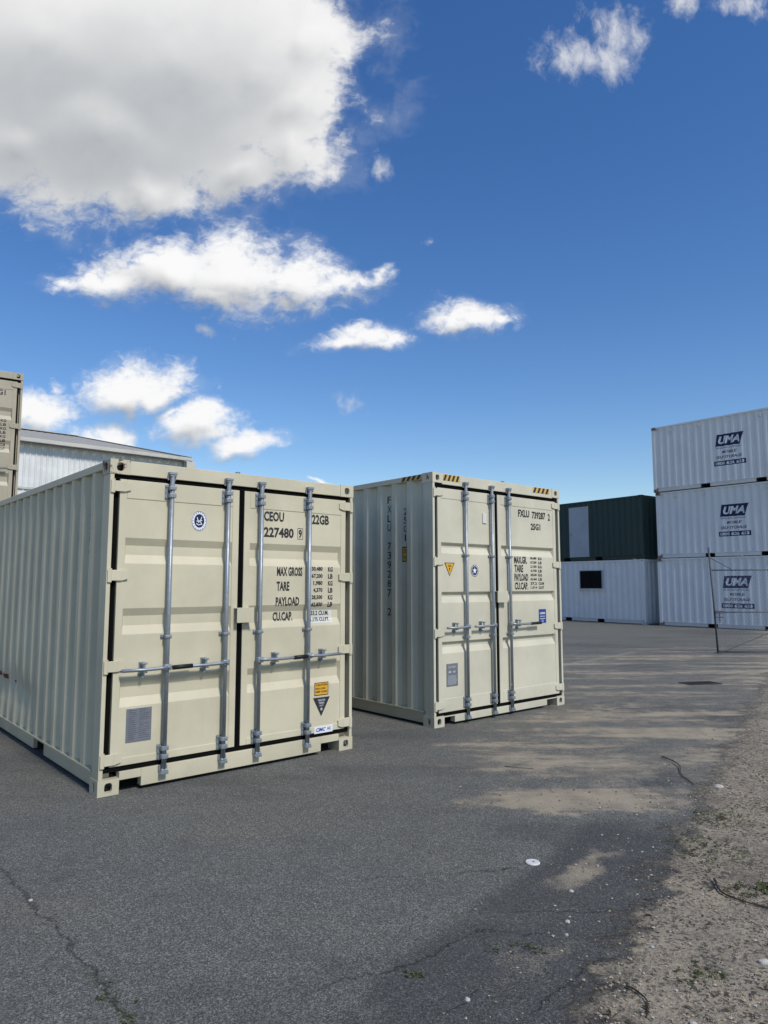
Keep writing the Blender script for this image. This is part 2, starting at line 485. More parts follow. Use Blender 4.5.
gc = t.mix(t.m('MULTIPLY', t.smooth(c_main, .012, .001, 0, .45), t.smooth(fine, .30, .55)), gc, (0.016, 0.016, 0.015))
gc = t.mix(t.m('MULTIPLY', t.smooth(c_thin, .009, .001, 0, .45), t.smooth(mid, .38, .58)), gc, (0.016, 0.016, 0.015))
moss = t.m('MULTIPLY', t.smooth(c_main, .05, .0), t.smooth(Y, 3.25, 2.9))
moss = t.m('MULTIPLY', moss, t.smooth(fine, .42, .6))
gc = t.mix(t.m('MULTIPLY', moss, .8), gc, (0.045, 0.048, 0.018))
t.l.new(gc, b.inputs['Base Color'])
b.inputs['Roughness'].default_value = .88
b.inputs['Specular IOR Level'].default_value = .25
hgt = t.m('ADD', t.m('MULTIPLY', agg, .0030), t.m('MULTIPLY', fine, .004))
hgt = t.m('ADD', hgt, t.m('MULTIPLY', t.m('MULTIPLY', t.noise(P, 16, 6, .7), soil), .030))
hgt = t.m('SUBTRACT', hgt, t.smooth(c_main, .010, .0, 0, .006))
hgt = t.m('SUBTRACT', hgt, t.smooth(c_thin, .008, .0, 0, .005))
hgt = t.m('ADD', hgt, t.m('MULTIPLY', mid, .006))
bp = t.new('ShaderNodeBump')
bp.inputs['Strength'].default_value = 1.0
bp.inputs['Distance'].default_value = 1.0
t.l.new(hgt, bp.inputs['Height'])
t.l.new(bp.outputs[0], b.inputs['Normal'])


# ------------------------------------------------------------------ mesh helpers
def M(n): return MATS[n]


class MB:
    """collects shapes and links them as one mesh object"""
    def __init__(s):
        s.bm = bmesh.new()

    def poly(s, pts):
        vs = [s.bm.verts.new(p) for p in pts]
        try:
            return s.bm.faces.new(vs)
        except ValueError:
            return None

    def box(s, a, b, bev=0.0, rot=None):
        x0, y0, z0 = (min(a[i], b[i]) for i in range(3))
        x1, y1, z1 = (max(a[i], b[i]) for i in range(3))
        t_ = bmesh.new()
        vs = [t_.verts.new(p) for p in ((x0, y0, z0), (x1, y0, z0), (x1, y1, z0), (x0, y1, z0), (x0, y0, z1), (x1, y0, z1), (x1, y1, z1), (x0, y1, z1))]
        for f in ((3, 2, 1, 0), (4, 5, 6, 7), (0, 1, 5, 4), (1, 2, 6, 5), (2, 3, 7, 6), (3, 0, 4, 7)):
            t_.faces.new([vs[i] for i in f])
        if bev > 0:
            bmesh.ops.bevel(t_, geom=t_.edges[:], offset=min(bev, .45 * min(x1 - x0, y1 - y0, z1 - z0)), segments=2, affect='EDGES', profile=.6)
        if rot is not None:
            bmesh.ops.transform(t_, matrix=rot, verts=t_.verts[:])
        s.merge(t_)
        return s

    def merge(s, t_):
        me = bpy.data.meshes.new('tmp')
        t_.to_mesh(me)
        t_.free()
        s.bm.from_mesh(me)
        bpy.data.meshes.remove(me)

    def tube(s, pts, rad, n=10, cap=True):
        pts = [Vector(p) for p in pts]
        rads = rad if isinstance(rad, (list, tuple)) else [rad] * len(pts)
        rings = []
        for i, p in enumerate(pts):
            d = (pts[min(i + 1, len(pts) - 1)] - pts[max(i - 1, 0)]).normalized()
            up = Vector((0, 0, 1)) if abs(d.z) < .9 else Vector((1, 0, 0))
            u = d.cross(up).normalized(); w = d.cross(u).normalized()
            rings.append([s.bm.verts.new(p + (u * math.cos(2 * math.pi * k / n) + w * math.sin(2 * math.pi * k / n)) * rads[i]) for k in range(n)])
        for a, b_ in zip(rings, rings[1:]):
            for k in range(n):
                s.bm.faces.new((a[k], a[(k + 1) % n], b_[(k + 1) % n], b_[k]))
        if cap:
            s.bm.faces.new(rings[0][::-1]); s.bm.faces.new(rings[-1])
        return s

    def build(s, name, mat, parent=None, smooth=False):
        bmesh.ops.recalc_face_normals(s.bm, faces=s.bm.faces[:])
        me = bpy.data.meshes.new(name)
        s.bm.to_mesh(me)
        s.bm.free()
        me.materials.append(M(mat))
        if smooth:
            for p in me.polygons: p.use_smooth = True
        ob = bpy.data.objects.new(name, me)
        col.objects.link(ob)
        if parent is not None: ob.parent = parent
        return ob


def raw(name, bm, mat, parent=None):
    me = bpy.data.meshes.new(name)
    bm.to_mesh(me); bm.free()
    me.materials.append(M(mat))
    ob = bpy.data.objects.new(name, me)
    col.objects.link(ob)
    if parent is not None: ob.parent = parent
    return ob


def tag(ob, label=None, cat=None, group=None, kind=None):
    if label: ob['label'] = label
    if cat: ob['category'] = cat
    if group: ob['group'] = group
    if kind: ob['kind'] = kind
    return ob


def empty(name, loc=(0, 0, 0), rz=0.0):
    e = bpy.data.objects.new(name, None)
    col.objects.link(e)
    e.location = loc
    e.rotation_euler = (0, 0, rz)
    e.empty_display_size = .3
    return e


BOLD = [0.034]


def text_bm(s, shear=0.0):
    """flat mesh of a line of text, bounds normalised to 0..1"""
    cu = bpy.data.curves.new('t', 'FONT')
    cu.body = s
    cu.shear = shear
    cu.resolution_u = 2
    cu.fill_mode = 'FRONT'
    cu.offset = BOLD[0]
    ob = bpy.data.objects.new('t', cu)
    col.objects.link(ob)
    bpy.context.view_layer.update()
    me = bpy.data.meshes.new_from_object(ob)
    bm = bmesh.new()
    bm.from_mesh(me)
    bpy.data.meshes.remove(me)
    bpy.data.objects.remove(ob)
    bpy.data.curves.remove(cu)
    xs = [v.co.x for v in bm.verts]; ys = [v.co.y for v in bm.verts]
    x0, x1, y0, y1 = min(xs), max(xs), min(ys), max(ys)
    for v in bm.verts:
        v.co = Vector(((v.co.x - x0) / max(x1 - x0, 1e-6), (v.co.y - y0) / max(y1 - y0, 1e-6), 0))
    return bm


class Decal:
    """flat marks (u right, v up) that are then wrapped on a surface"""
    def __init__(s): s.bm = bmesh.new()

    def _merge(s, t_):
        me = bpy.data.meshes.new('tmp'); t_.to_mesh(me); t_.free(); s.bm.from_mesh(me); bpy.data.meshes.remove(me)

    def text(s, body, u0, u1, v0, v1, shear=0.0, vertical=False, bold=0.0):
        """line of text stretched to the rectangle; vertical = letters stacked downwards"""
        if vertical:
            n = len(body); h = (v1 - v0) / n
            for i, ch in enumerate(body):
                if ch == ' ': continue
                t_ = text_bm(ch)
                top = v1 - i * h
                a, b_ = (u0, u1) if ch not in '1I' else (u0 + (u1 - u0) * .3, u0 + (u1 - u0) * .7)
                for v in t_.verts:
                    v.co = Vector((a + v.co.x * (b_ - a), top - h * .88 + v.co.y * h * .78, 0))
                s._merge(t_)
            return s
        t_ = text_bm(body, shear)
        for v in t_.verts:
            v.co = Vector((u0 + v.co.x * (u1 - u0), v0 + v.co.y * (v1 - v0), 0))
        s._merge(t_)
        return s

    def rect(s, u0, u1, v0, v1, slant=0.0):
        s.ngon([(u0, v0), (u1, v0), (u1 + slant, v1), (u0 + slant, v1)])
        return s

    def ngon(s, pts):
        s.bm.faces.new([s.bm.verts.new((p[0], p[1], 0)) for p in pts])
        return s

    def disc(s, c, a, b_, n=28):
        return s.ngon([(c[0] + a * math.cos(2 * math.pi * k / n), c[1] + b_ * math.sin(2 * math.pi * k / n)) for k in range(n)])

    def ring(s, c, a, b_, w, n=28):
        for k in range(n):
            q = [(r_, 2 * math.pi * kk / n) for r_, kk in ((1, k), (1, k + 1), (1 - w, k + 1), (1 - w, k))]
            s.ngon([(c[0] + a * r_ * math.cos(t_), c[1] + b_ * r_ * math.sin(t_)) for r_, t_ in q])
        return s

    def wrap(s, name, mat, parent, fn, breaks_u=(), breaks_v=()):
        """fn(u, v) -> local 3D point"""
        for bu in breaks_u:
            bmesh.ops.bisect_plane(s.bm, geom=s.bm.verts[:] + s.bm.edges[:] + s.bm.faces[:], plane_co=(bu, 0, 0), plane_no=(1, 0, 0))
        for bv in breaks_v:
            bmesh.ops.bisect_plane(s.bm, geom=s.bm.verts[:] + s.bm.edges[:] + s.bm.faces[:], plane_co=(0, bv, 0), plane_no=(0, 1, 0))
        for v in s.bm.verts:
            v.co = Vector(fn(v.co.x, v.co.y))
        return raw(name, s.bm, mat, parent)


# ------------------------------------------------------------------ shipping container
CL, CW = 6.058, 2.438
PITCH_C = (0.070, 0.068, 0.072, 0.068)      # outer flat, slope, inner flat, slope
SIDE_D = 0.047


def side_profile(y0, y1, offs=0.0):
    """break points (y, depth) of the trapezoid corrugation"""
    pts = [(y0, 0.0)]
    y = y0 + offs
    i = 0
    while True:
        for k, (w, d) in enumerate(zip(PITCH_C, (0, SIDE_D, SIDE_D, 0))):
            y += w
            if y >= y1 - .02:
                pts.append((y1, 0.0 if d == 0 or pts[-1][1] == 0 else 0.0))
                return pts
            pts.append((y, d))


def prof_at(pts, y):
    for (a, da), (b_, db) in zip(pts, pts[1:]):
        if y <= b_:
            return da + (db - da) * max(0, min(1, (y - a) / max(b_ - a, 1e-6)))
    return pts[-1][1]


def corrugated(pts, z0, z1, mapf, dents=None):
    """sheet: pts (s, depth) swept over height; mapf(s, depth, z) -> xyz"""
    mb = MB()
    zs = [z0, z1] if not dents else [z0 + (z1 - z0) * k / 40 for k in range(41)]
    grid = []
    for z in zs:
        row = []
        for s_, d in pts:
            dd = d + (dents(s_, z) if dents else 0)
            row.append(mb.bm.verts.new(mapf(s_, dd, z)))
        grid.append(row)
    for r0, r1 in zip(grid, grid[1:]):
        for i in range(len(pts) - 1):
            mb.bm.faces.new((r0[i], r0[i + 1], r1[i + 1], r1[i]))
    return mb


def casting_bm(top):
    """corner casting with rounded apertures in its two outer faces; outer corner at the origin, body towards +x +y"""
    mb = MB()
    w, l, h = .162, .178, .118
    n = 24

    def plate(o_, ex, ey, ez, W2, H2, a, b_, depth=.028):
        # outer rectangle and inner stadium hole with the same number of points
        outer, inner = [], []
        for k in range(n):
            t_ = 2 * math.pi * k / n
            c_, s_ = math.cos(t_), math.sin(t_)
            q = 1 / max(abs(c_), abs(s_))
            outer.append((W2 / 2 + c_ * q * W2 / 2, H2 / 2 + s_ * q * H2 / 2))
            e = 3.2
            rr = 1 / ((abs(c_) ** e + abs(s_) ** e) ** (1 / e))
            inner.append((W2 / 2 + c_ * rr * a, H2 / 2 + s_ * rr * b_))
        P3 = lambda p, d=0.0: Vector(o_) + Vector(ex) * p[0] + Vector(ey) * p[1] + Vector(ez) * d
        vo_ = [mb.bm.verts.new(P3(p)) for p in outer]
        vi = [mb.bm.verts.new(P3(p)) for p in inner]
        vd = [mb.bm.verts.new(P3(p, depth)) for p in inner]
        for k in range(n):
            j = (k + 1) % n
            mb.bm.faces.new((vo_[k], vo_[j], vi[j], vi[k]))
            mb.bm.faces.new((vi[k], vi[j], vd[j], vd[k]))
    plate((0, 0, 0), (1, 0, 0), (0, 0, 1), (0, 1, 0), w, h, .030, .036 if not top else .034)
    plate((0, 0, 0), (0, 1, 0), (0, 0, 1), (1, 0, 0), l, h, .026, .036)
    zt = h if top else 0.0
    plate((0, 0, zt), (1, 0, 0), (0, 1, 0), (0, 0, -1 if top else 1), w, l, .032, .058)
    zb = 0.0 if top else h
    mb.poly([(0, 0, zb), (w, 0, zb), (w, l, zb), (0, l, zb)])
    mb.poly([(w, 0, 0), (w, l, 0), (w, l, h), (w, 0, h)])
    mb.poly([(0, l, 0), (w, l, 0), (w, l, h), (0, l, h)])
    bmesh.ops.remove_doubles(mb.bm, verts=mb.bm.verts[:], dist=.0002)
    return mb.bm


def door_prof(bands, depth, s1, s2):
    """vertical break points (z, depth) of a pressed door panel"""
    out = []
    for (zt, zb) in sorted(bands, key=lambda q: q[1]):
        out += [(zb, 0), (zb + s2, depth), (zt - s1, depth), (zt, 0)]
    return out


class Cfg: pass


def make_container(name, c):
    """c: H, mat, doors, hero, ..."""
    H = c.H
    root = empty(name)
    mat = c.mat
    bev = .004 if c.hero else 0
    # corner castings
    for ix in (0, 1):
        for iy in (0, 1):
            for iz in (0, 1):
                bm = casting_bm(bool(iz))
                for v in bm.verts:
                    x, y, z = v.co
                    v.co = ((CW - x if ix else x), (CL - y if iy else y), (z + (H - .118) if iz else z))
                if (ix + iy) % 2: bmesh.ops.reverse_faces(bm, faces=bm.faces[:])
                cm = getattr(c, 'rusty_casting', None)
                rust = cm == (ix, iy, iz)
                cobj = raw('corner_casting', bm, 'rust_paint' if rust else (getattr(c, 'casting_mat', None) or mat), root)
                if rust: tag(cobj, 'corner casting with bare rust showing')
    # posts
    for ix in (0, 1):
        for iy in (0, 1):
            mb = MB()
            X_ = (lambda v: CW - v) if ix else (lambda v: v)
            Y_ = (lambda v: CL - v) if iy else (lambda v: v)
            if iy == 0 and c.doors:
                mb.box((X_(.004), Y_(.004), .118), (X_(.037), Y_(.075), H - .118), bev)
                mb.box((X_(.005), Y_(.0755), .118), (X_(.110), Y_(.150), H - .118), bev)
                for zz in c.hinges:                       # lugs that carry the hinges
                    mb.box((X_(.010), Y_(-.010), zz - .055), (X_(.034), Y_(.0035), zz + .045), .004)
            else:
                mb.box((X_(.005), Y_(.004), .118), (X_(.125), Y_(.115), H - .118), bev)
            mb.build('corner_post', mat, root)
    # rails
    for ix in (0, 1):
        X_ = (lambda v: CW - v) if ix else (lambda v: v)
        MB().box((X_(.006), .1785, H - .068), (X_(.066), CL - .1785, H - .006), bev).build('top_rail', mat, root)
        mb = MB()
        pk = c.pocket
        for (a, b_) in ((.1785, pk[0]), (pk[1], CL - pk[1]), (CL - pk[0], CL - .1785)):
            mb.box((X_(.046), a, .022), (X_(.086), b_, .150), bev)
        mb.box((X_(.006), .1785, .1505), (X_(.090), CL - .1785, .166), .002)
        mb.build('bottom_rail', mat, root)
        # corrugated wall
        pts = side_profile(.112, CL - .112)
        den = c.dents if (c.dents and ix == 0) else None
        if ix == 0:
            mf = lambda s_, d, z: (.014 + d, s_, z)
        else:
            mf = lambda s_, d, z: (CW - .014 - d, s_, z)
        corrugated(pts, .1665, H - .0685, mf, den).build('side_panel', mat, root)
        if c.vents:
            for yy in c.vents:
                mb = MB()
                d0 = 0.0
                mb.box((X_(-.004), yy - .03, H - .27), (X_(.055), yy + .03, H - .19), .008)
                mb.box((X_(-.016), yy - .04, H - .205), (X_(-.0045), yy + .04, H - .185), .003)
                mb.build('vent', c.ventmat, root)
    # roof, floor, far end
    rp = [(a, b_) for a, b_ in side_profile(.18, CL - .18)]
    mb = MB()
    g0 = None
    rows = []
    for s_, d in rp:
        rows.append((mb.bm.verts.new((.067, s_, H - .012 - d * .5)), mb.bm.verts.new((CW - .067, s_, H - .012 - d * .5))))
    for (a0, b0), (a1, b1) in zip(rows, rows[1:]): mb.bm.faces.new((a0, b0, b1, a1))
    mb.build('roof', mat, root)
    MB().box((.31, .16, .10), (CW - .31, CL - .16, .148)).build('floor', 'underside', root)
    for (a, b_) in ((c.pocket[0], c.pocket[1]), (CL - c.pocket[1], CL - c.pocket[0])):
        mb = MB()
        mb.box((.0865, a - .004, .024), (CW - .0865, a - .001, .0995))
        mb.box((.0865, b_ + .001, .024), (CW - .0865, b_ + .004, .0995))
        mb.box((CW / 2 - .01, a, .024), (CW / 2 + .01, b_, .0995))
        mb.build('fork_pocket', 'underside', root)  # near-black lining and added middle plate stand in for shade inside the tunnel
    mb = MB()
    mb.box((.1625, CL - .066, H - .11), (CW - .1625, CL - .006, H - .006), bev)
    mb.box((.1625, CL - .066, .022), (CW - .1625, CL - .006, .150), bev)
    mb.build('end_rail', mat, root)
    pts = [(s_, d) for s_, d in side_profile(.126, CW - .126)]
    corrugated(pts, .1505, H - .1105, lambda s_, d, z: (s_, CL - .02 - d, z)).build('end_panel', mat, root)
    if not c.doors:
        mb = MB()
        mb.box((.1625, .006, H - .11), (CW - .1625, .066, H - .006), bev)
        mb.box((.1625, .006, .022), (CW - .1625, .066, .150), bev)
        mb.build('end_rail', mat, root)
        corrugated(pts, .1505, H - .1105, lambda s_, d, z: (s_, .02 + d, z)).build('end_panel', mat, root)
        return root
    # door header and sill
    gt0, gt1, gb0, gb1 = c.gask
    mb = MB().box((.1625, .003, gt1), (CW - .1625, .075, H - .004), bev)
    mb.box((.0425, .0755, gt1 - .02), (CW - .0425, .130, H - .12), 0)
    mb.build('door_header', mat, root)
    mb = MB()
    mb.box((.335, .003, .030), (CW - .185 - .19, .075, gb0), bev)
    mb.box((.1625, .003, .100), (.3345, .075, gb0), bev)
    mb.box((CW - .3745, .003, .100), (CW - .1625, .075, gb0), bev)
    mb.build('door_sill', mat, root)
    dp = door_prof(c.bands, c.bdepth, c.s1, c.s2)
    brk = [p[0] for p in dp]
    PY = .017                                       # plane of the pressed panel
    onpanel = lambda u, v: (u, PY - .0022 + prof_at([(-9, 0)] + dp + [(9, 0)], v), v)
    onbox = lambda u, v: (u, -.0022 + .003, v)
    gc0, gc1 = c.centre
    doors = []
    for side_, (x0, x1) in enumerate(((.088, gc0), (gc1, CW - .088))):
        mb = MB()
        fi = (x0 + .058, x1 - .062) if side_ == 0 else (x0 + .062, x1 - .058)
        mb.box((x0, .012, gb1), (fi[0], .060, gt0), bev)
        mb.box((fi[1], .012, gb1), (x1, .060, gt0), bev)
        mb.box((fi[0] + .0005, .012, c.lines[0]), (fi[1] - .0005, .060, gt0), bev)
        mb.box((fi[0] + .0005, .012, gb1), (fi[1] - .0005, .060, c.lines[1]), bev)
        zz = [(c.lines[1], 0)] + dp + [(c.lines[0], 0)]
        rows = [(mb.bm.verts.new((fi[0], PY + d, z)), mb.bm.verts.new((fi[1], PY + d, z))) for z, d in zz]
        for (a0, b0), (a1, b1) in zip(rows, rows[1:]): mb.bm.faces.new((a0, b0, b1, a1))
        for e, ins in ((fi[0], .014), (fi[1], -.014)):      # sloping ends of each pressing
            for (zt, zb) in c.bands:
                q = [(e, PY - .0012, zb), (e + ins, PY + c.bdepth * .98, zb + c.s2), (e + ins, PY + c.bdepth * .98, zt - c.s1), (e, PY - .0012, zt)]
                mb.poly(q)
        door = mb.build('door', mat, root)
        doors.append(door)
        # rubber gasket round the leaf
        mb = MB()
        mb.box((x0 - .040, .022, gt0 + .002), (x1 + (.024 if side_ == 0 else .04), .074, gt1 - .002))
        mb.box((x0 - .040, .022, gb0 + .002), (x1 + (.024 if side_ == 0 else .04), .074, gb1 - .002))
        hx = (x0 - .028, x0 - .001) if side_ == 0 else (x1 + .001, x1 + .028)
        mb.box((hx[0], .040, gb1 - .001), (hx[1], .074, gt0 + .001))
        cx = (x1 + .001, x1 + .024) if side_ == 0 else (x0 - .024, x0 - .001)
        mb.box((cx[0], .018 + .002 * side_, gb1 - .0005), (cx[1], .058, gt0 + .0005))
        mb.build('gasket', 'rubber', door)
        # hinges
        for zz_ in c.hinges:
            mb = MB()
            s_ = 1 if side_ == 0 else -1
            ex = x0 if side_ == 0 else x1
            mb.box((ex - s_ * .052, -.004, zz_ - .042), (ex + s_ * .030, .0115, zz_ + .042), .004)
            a = [(ex + s_ * .030, zz_ - .042), (ex + s_ * .030, zz_ + .042), (ex + s_ * .085, zz_ + .026), (ex + s_ * .085, zz_ - .026)]
            if s_ < 0: a = a[::-1]
            t_ = bmesh.new()
            f1 = [t_.verts.new((p[0], -.002, p[1])) for p in a]; f2 = [t_.verts.new((p[0], .0117, p[1])) for p in a]
            t_.faces.new(f1); t_.faces.new(f2[::-1])
            for k in range(4): t_.faces.new((f1[k], f2[k], f2[(k + 1) % 4], f1[(k + 1) % 4]))
            mb.merge(t_)
            mb.tube([(ex - s_ * .055, .0, zz_ - .055), (ex - s_ * .055, .0, zz_ + .055)], .011, 10)
            mb.build('hinge', mat, door)
    # locking rods
    for (side_, rx, hdir, hend, ret, grip) in c.rods:
        door = doors[side_]
        ry = -.026
        mb = MB()
        mb.tube([(rx, ry, gb0 - .055), (rx, ry, gt1 + .050)], .0185, 14)
        mb.build('locking_rod', 'galvanised_steel', door, True)
        for zc, d_ in ((gb0 - .055, 1), (gt1 + .042, -1)):
            mb = MB()
            mb.box((rx - .032, -.050, zc - .012), (rx + .032, .0025, zc + .012), .004)
            mb.box((rx - .036, -.014, zc + .014 * d_), (rx - .020, .0022, zc + .055 * d_), .003)
            mb.box((rx + .020, -.014, zc + .014 * d_), (rx + .036, .0022, zc + .055 * d_), .003)
            mb.tube([(rx - .024, ry - .006, zc + .02 * d_), (rx + .026, ry - .006, zc + .02 * d_)], .014, 8)
            mb.build('rod_cam', 'galvanised_steel', door)
        for zc in c.plates:
            mb = MB()
            mb.box((rx - .048, .004, zc - .062), (rx + .034, .0115, zc + .062), .002)
            mb.box((rx - .028, ry - .026, zc - .050), (rx + .028, .0035, zc - .012), .007)
            mb.box((rx - .028, ry - .026, zc + .014), (rx + .028, .0035, zc + .050), .007)
            for q in (-.045, 0, .045):
                mb.tube([(rx - .039, -.004, zc + q), (rx - .039, .0042, zc + q)], .007, 8)
            mb.build('rod_bracket', 'galvanised_steel', door)
        for zc in c.guides:
            mb = MB()
            mb.box((rx - .046, .008, zc - .016), (rx + .044, .0165, zc + .016), .002)
            mb.box((rx - .027, ry - .024, zc - .013), (rx + .027, .0077, zc + .013), .006)
            for q in (-.037, .037):
                mb.tube([(rx + q, -.002, zc), (rx + q, .0082, zc)], .008, 8)
            mb.build('rod_guide', 'galvanised_steel', door)
        # handle: hub, flat bar, grip, retainer
        hz = c.hz
        mb = MB()
        mb.box((rx - .028, ry - .032, hz - .026), (rx + .028, ry + .012, hz + .022), .006)
        mb.tube([(rx, ry - .024, hz), (rx, ry - .044, hz)], .009, 8)
        L = hend - rx
        pth = [(rx, ry - .024, hz), (rx + L * .15, ry - .026, hz - .004), (rx + L * .45, ry - .020, hz - .008), (rx + L, ry - .022, hz - .004)]
        mb.tube(pth, [.016, .014, .013, .014], 8)
        mb.build('handle', 'galvanised_steel', door, True)
        if grip:
            MB().tube([(grip[0], ry - .0215, hz - .007), (grip[1], ry - .022, hz - .004)], .0185, 10).build('handle_grip', 'grip_rubber', door, True)
        mb = MB()
        mb.box((ret - .022, .006, hz - .058), (ret + .022, .0165, hz + .052), .003)
        mb.box((ret - .030, -.040, hz - .034), (ret + .030, .0058, hz - .024), .003)
        mb.box((ret - .008, -.052, hz - .030), (ret + .008, -.038, hz + .040), .003)
        mb.box((ret - .016, -.058, hz + .034), (ret + .022, .0058, hz + .048), .004)
        mb.tube([(ret, -.020, hz - .060), (ret, .0058, hz - .060)], .012, 8)
        mb.build('handle_catch', 'galvanised_steel', door)
    if c.lockbox:
        a = c.lockbox
        mb = MB().box((a[0], -.052, a[2]), (a[1], -.044, a[3]), .003)
        mb.box((a[0], -.0445, a[3] - .010), (a[1], .0115, a[3] - .001), .003)
        mb.box((a[1] - .010, -.0445, a[2]), (a[1] - .001, .0115, a[3] - .0105), 0)
        mb.box((a[0] + .045, -.0445, a[2] + .004), (a[0] + .053, .0115, a[3] - .0105), 0)
        mb.build('lock_box', mat, doors[1])
    # interior: plain plywood lined box is closed, nothing of it shows
    root['_'] = 0
    del root['_']
    c.doors_obj = doors
    c.onpanel = onpanel
    c.brk = brk
    c.onside = None
    return root


def place(root, x, y, z, rz, label, cat='shipping container', group=None):
    root.location = (x, y, z)
    root.rotation_euler = (0, 0, rz)
    tag(root, label, cat, group)
    return root


def copy_tree(o_, parent=None):
    c = o_.copy()
    col.objects.link(c)
    if parent is not None: c.parent = parent
    for ch in list(o_.children): copy_tree(ch, c)
    return c


SIDE_PTS = side_profile(.112, CL - .112)
SIDE_BRK = [p[0] for p in SIDE_PTS]
# left wall seen from outside: s runs along the length, decal u is mirrored so writing reads properly
def on_left(u, v): return (.014 + prof_at(SIDE_PTS, -u) - .0022, -u, v)
SB = [-q for q in SIDE_BRK]

# ---- container with CEOU lettering (near left)
A = Cfg()
A.H = 2.591; A.mat = 'cream_paint'; A.doors = True; A.hero = True; A.pocket = (1.60, 1.95)
A.hinges = (.262, .965, 1.670, 2.376); A.gask = (2.436, 2.474, .163, .204); A.lines = (2.285, .262)
A.bands = ((1.97, 1.765), (1.41, 1.205), (.858, .645)); A.bdepth = .029; A.s1 = .060; A.s2 = .070
A.centre = (1.152, 1.205); A.plates = (.265, 2.362); A.guides = (1.178,); A.hz = .935
A.rods = ((0, .505, -1, .135, .311, None), (0, 1.026, -1, .545, .84, (.545, .715)), (1, 1.360, 1, 1.868, 1.529, (1.715, 1.868)), (1, 1.888, 1, 2.25, 2.054, None))
A.lockbox = (1.118, 1.285, 1.265, 1.395); A.vents = (); A.ventmat = 'cream_paint'
A.rusty_casting = (0, 0, 1)


def dentsA(s_, z):
    d = 0.0
    # a crease running along the wall low down, with crumpled ribs
    for (yc, zc, ry, rz_, k) in ((2.35, .50, .40, .16, .030), (2.75, .62, .25, .12, .026), (3.2, .50, .35, .14, .028)):
        q = ((s_ - yc) / ry) ** 2 + ((z - zc) / rz_) ** 2
        d += k * math.exp(-q * 1.5)
    d += .010 * math.exp(-((z - .55) / .03) ** 2) * (1 if 1.9 < s_ < 3.9 else 0)
    return d


A.dents = dentsA
ca = make_container('shipping_container', A)
dl, dr = A.doors_obj
W = lambda D, n, mt, par: D.wrap(n, mt, par, A.onpanel, (), A.brk)
D = Decal()
D.text('CEOU', 1.408, 1.625, 2.178, 2.270)
D.text('227480', 1.410, 1.735, 2.030, 2.124)
D.text('9', 1.790, 1.828, 2.036, 2.118)
D.text('22GB', 1.942, 2.145, 2.178, 2.272)
for (a, b_, cc, d_) in ((1.778, 1.782, 2.024, 2.130), (1.836, 1.840, 2.024, 2.130), (1.782, 1.836, 2.024, 2.028), (1.782, 1.836, 2.126, 2.130)): D.rect(a, b_, cc, d_)
D.text('MAX GROSS', 1.557, 1.838, 1.675, 1.760)
D.text('TARE', 1.555, 1.694, 1.540, 1.625)
D.text('PAYLOAD', 1.548, 1.806, 1.400, 1.482)
D.text('CU.CAP.', 1.535, 1.750, 1.262, 1.345)
for i, (a, b_) in enumerate((('30,480', 'KG'), ('67,200', 'LB'), ('1,980', 'KG'), ('4,370', 'LB'), ('28,500', 'KG'), ('62,830', 'LB'))):
    z = 1.722 - i * .068
    D.text(a, 1.946 + (.02 if len(a) < 6 else 0), 2.074, z, z + .046)
    D.text(b_, 2.140, 2.195, z, z + .046)
D.text('33.2 CU.M.', 1.958, 2.168, 1.302, 1.346)
D.text('1,175 CU.FT.', 1.952, 2.176, 1.240, 1.282)
W(D, 'lettering', 'black_print', dr)
D = Decal(); D.rect(1.915, 2.205, 1.228, 1.360)
D.wrap('label', 'label_paper', dr, lambda u, v: (u, A.onpanel(u, v)[1] + .0010, v), (), A.brk)
D = Decal(); D.disc((.772, 2.140), .072, .088); W(D, 'emblem', 'white_print', dl)
D = Decal(); D.disc((.772, 2.140), .046, .058); D.ring((.772, 2.140), .069, .085, .05)
for k in range(18):
    q = 2 * math.pi * k / 18; cs, sn = math.cos(q), math.sin(q)
    D.ngon([(.772 + cs * .055 - sn * .003, 2.14 + sn * .069 + cs * .003), (.772 + cs * .061 - sn * .003, 2.14 + sn * .077 + cs * .003), (.772 + cs * .061 + sn * .003, 2.14 + sn * .077 - cs * .003), (.772 + cs * .055 + sn * .003, 2.14 + sn * .069 - cs * .003)])
D.wrap('emblem', 'navy_print', dl, lambda u, v: (u, A.onpanel(u, v)[1] - .0010, v))
D = Decal()
for (a, b_) in (((-.020, .030), (-.006, -.018)), ((.022, .034), (.004, -.012)), ((-.026, -.004), (.026, .004)), ((-.012, -.036), (.016, -.030)), ((-.028, -.022), (-.010, -.034)), ((.012, -.010), (.026, -.034))):
    dx, dy = b_[0] - a[0], b_[1] - a[1]; l_ = math.hypot(dx, dy); nx, ny = -dy / l_ * .0035, dx / l_ * .0035
    D.ngon([(.772 + a[0] + nx, 2.14 + a[1] + ny), (.772 + b_[0] + nx, 2.14 + b_[1] + ny), (.772 + b_[0] - nx, 2.14 + b_[1] - ny), (.772 + a[0] - nx, 2.14 + a[1] - ny)])
D.wrap('emblem', 'white_print', dl, lambda u, v: (u, A.onpanel(u, v)[1] - .0020, v))
# data plate, riveted
mb = MB().box((.205, .0115, .372), (.408, .0160, .628), .002)
for z in (.49, .51): pass
pl = mb.build('data_plate', 'plate_metal', dl)
D = Decal()
for k in range(15):
    z = .395 + k * .0155
    D.rect(.222, .290 - .03 * random.random(), z, z + .002); D.rect(.305, .392 - .05 * random.random(), z + .003, z + .0048)
D.wrap('plate_text', 'black_print', dl, lambda u, v: (u, .0106, v))
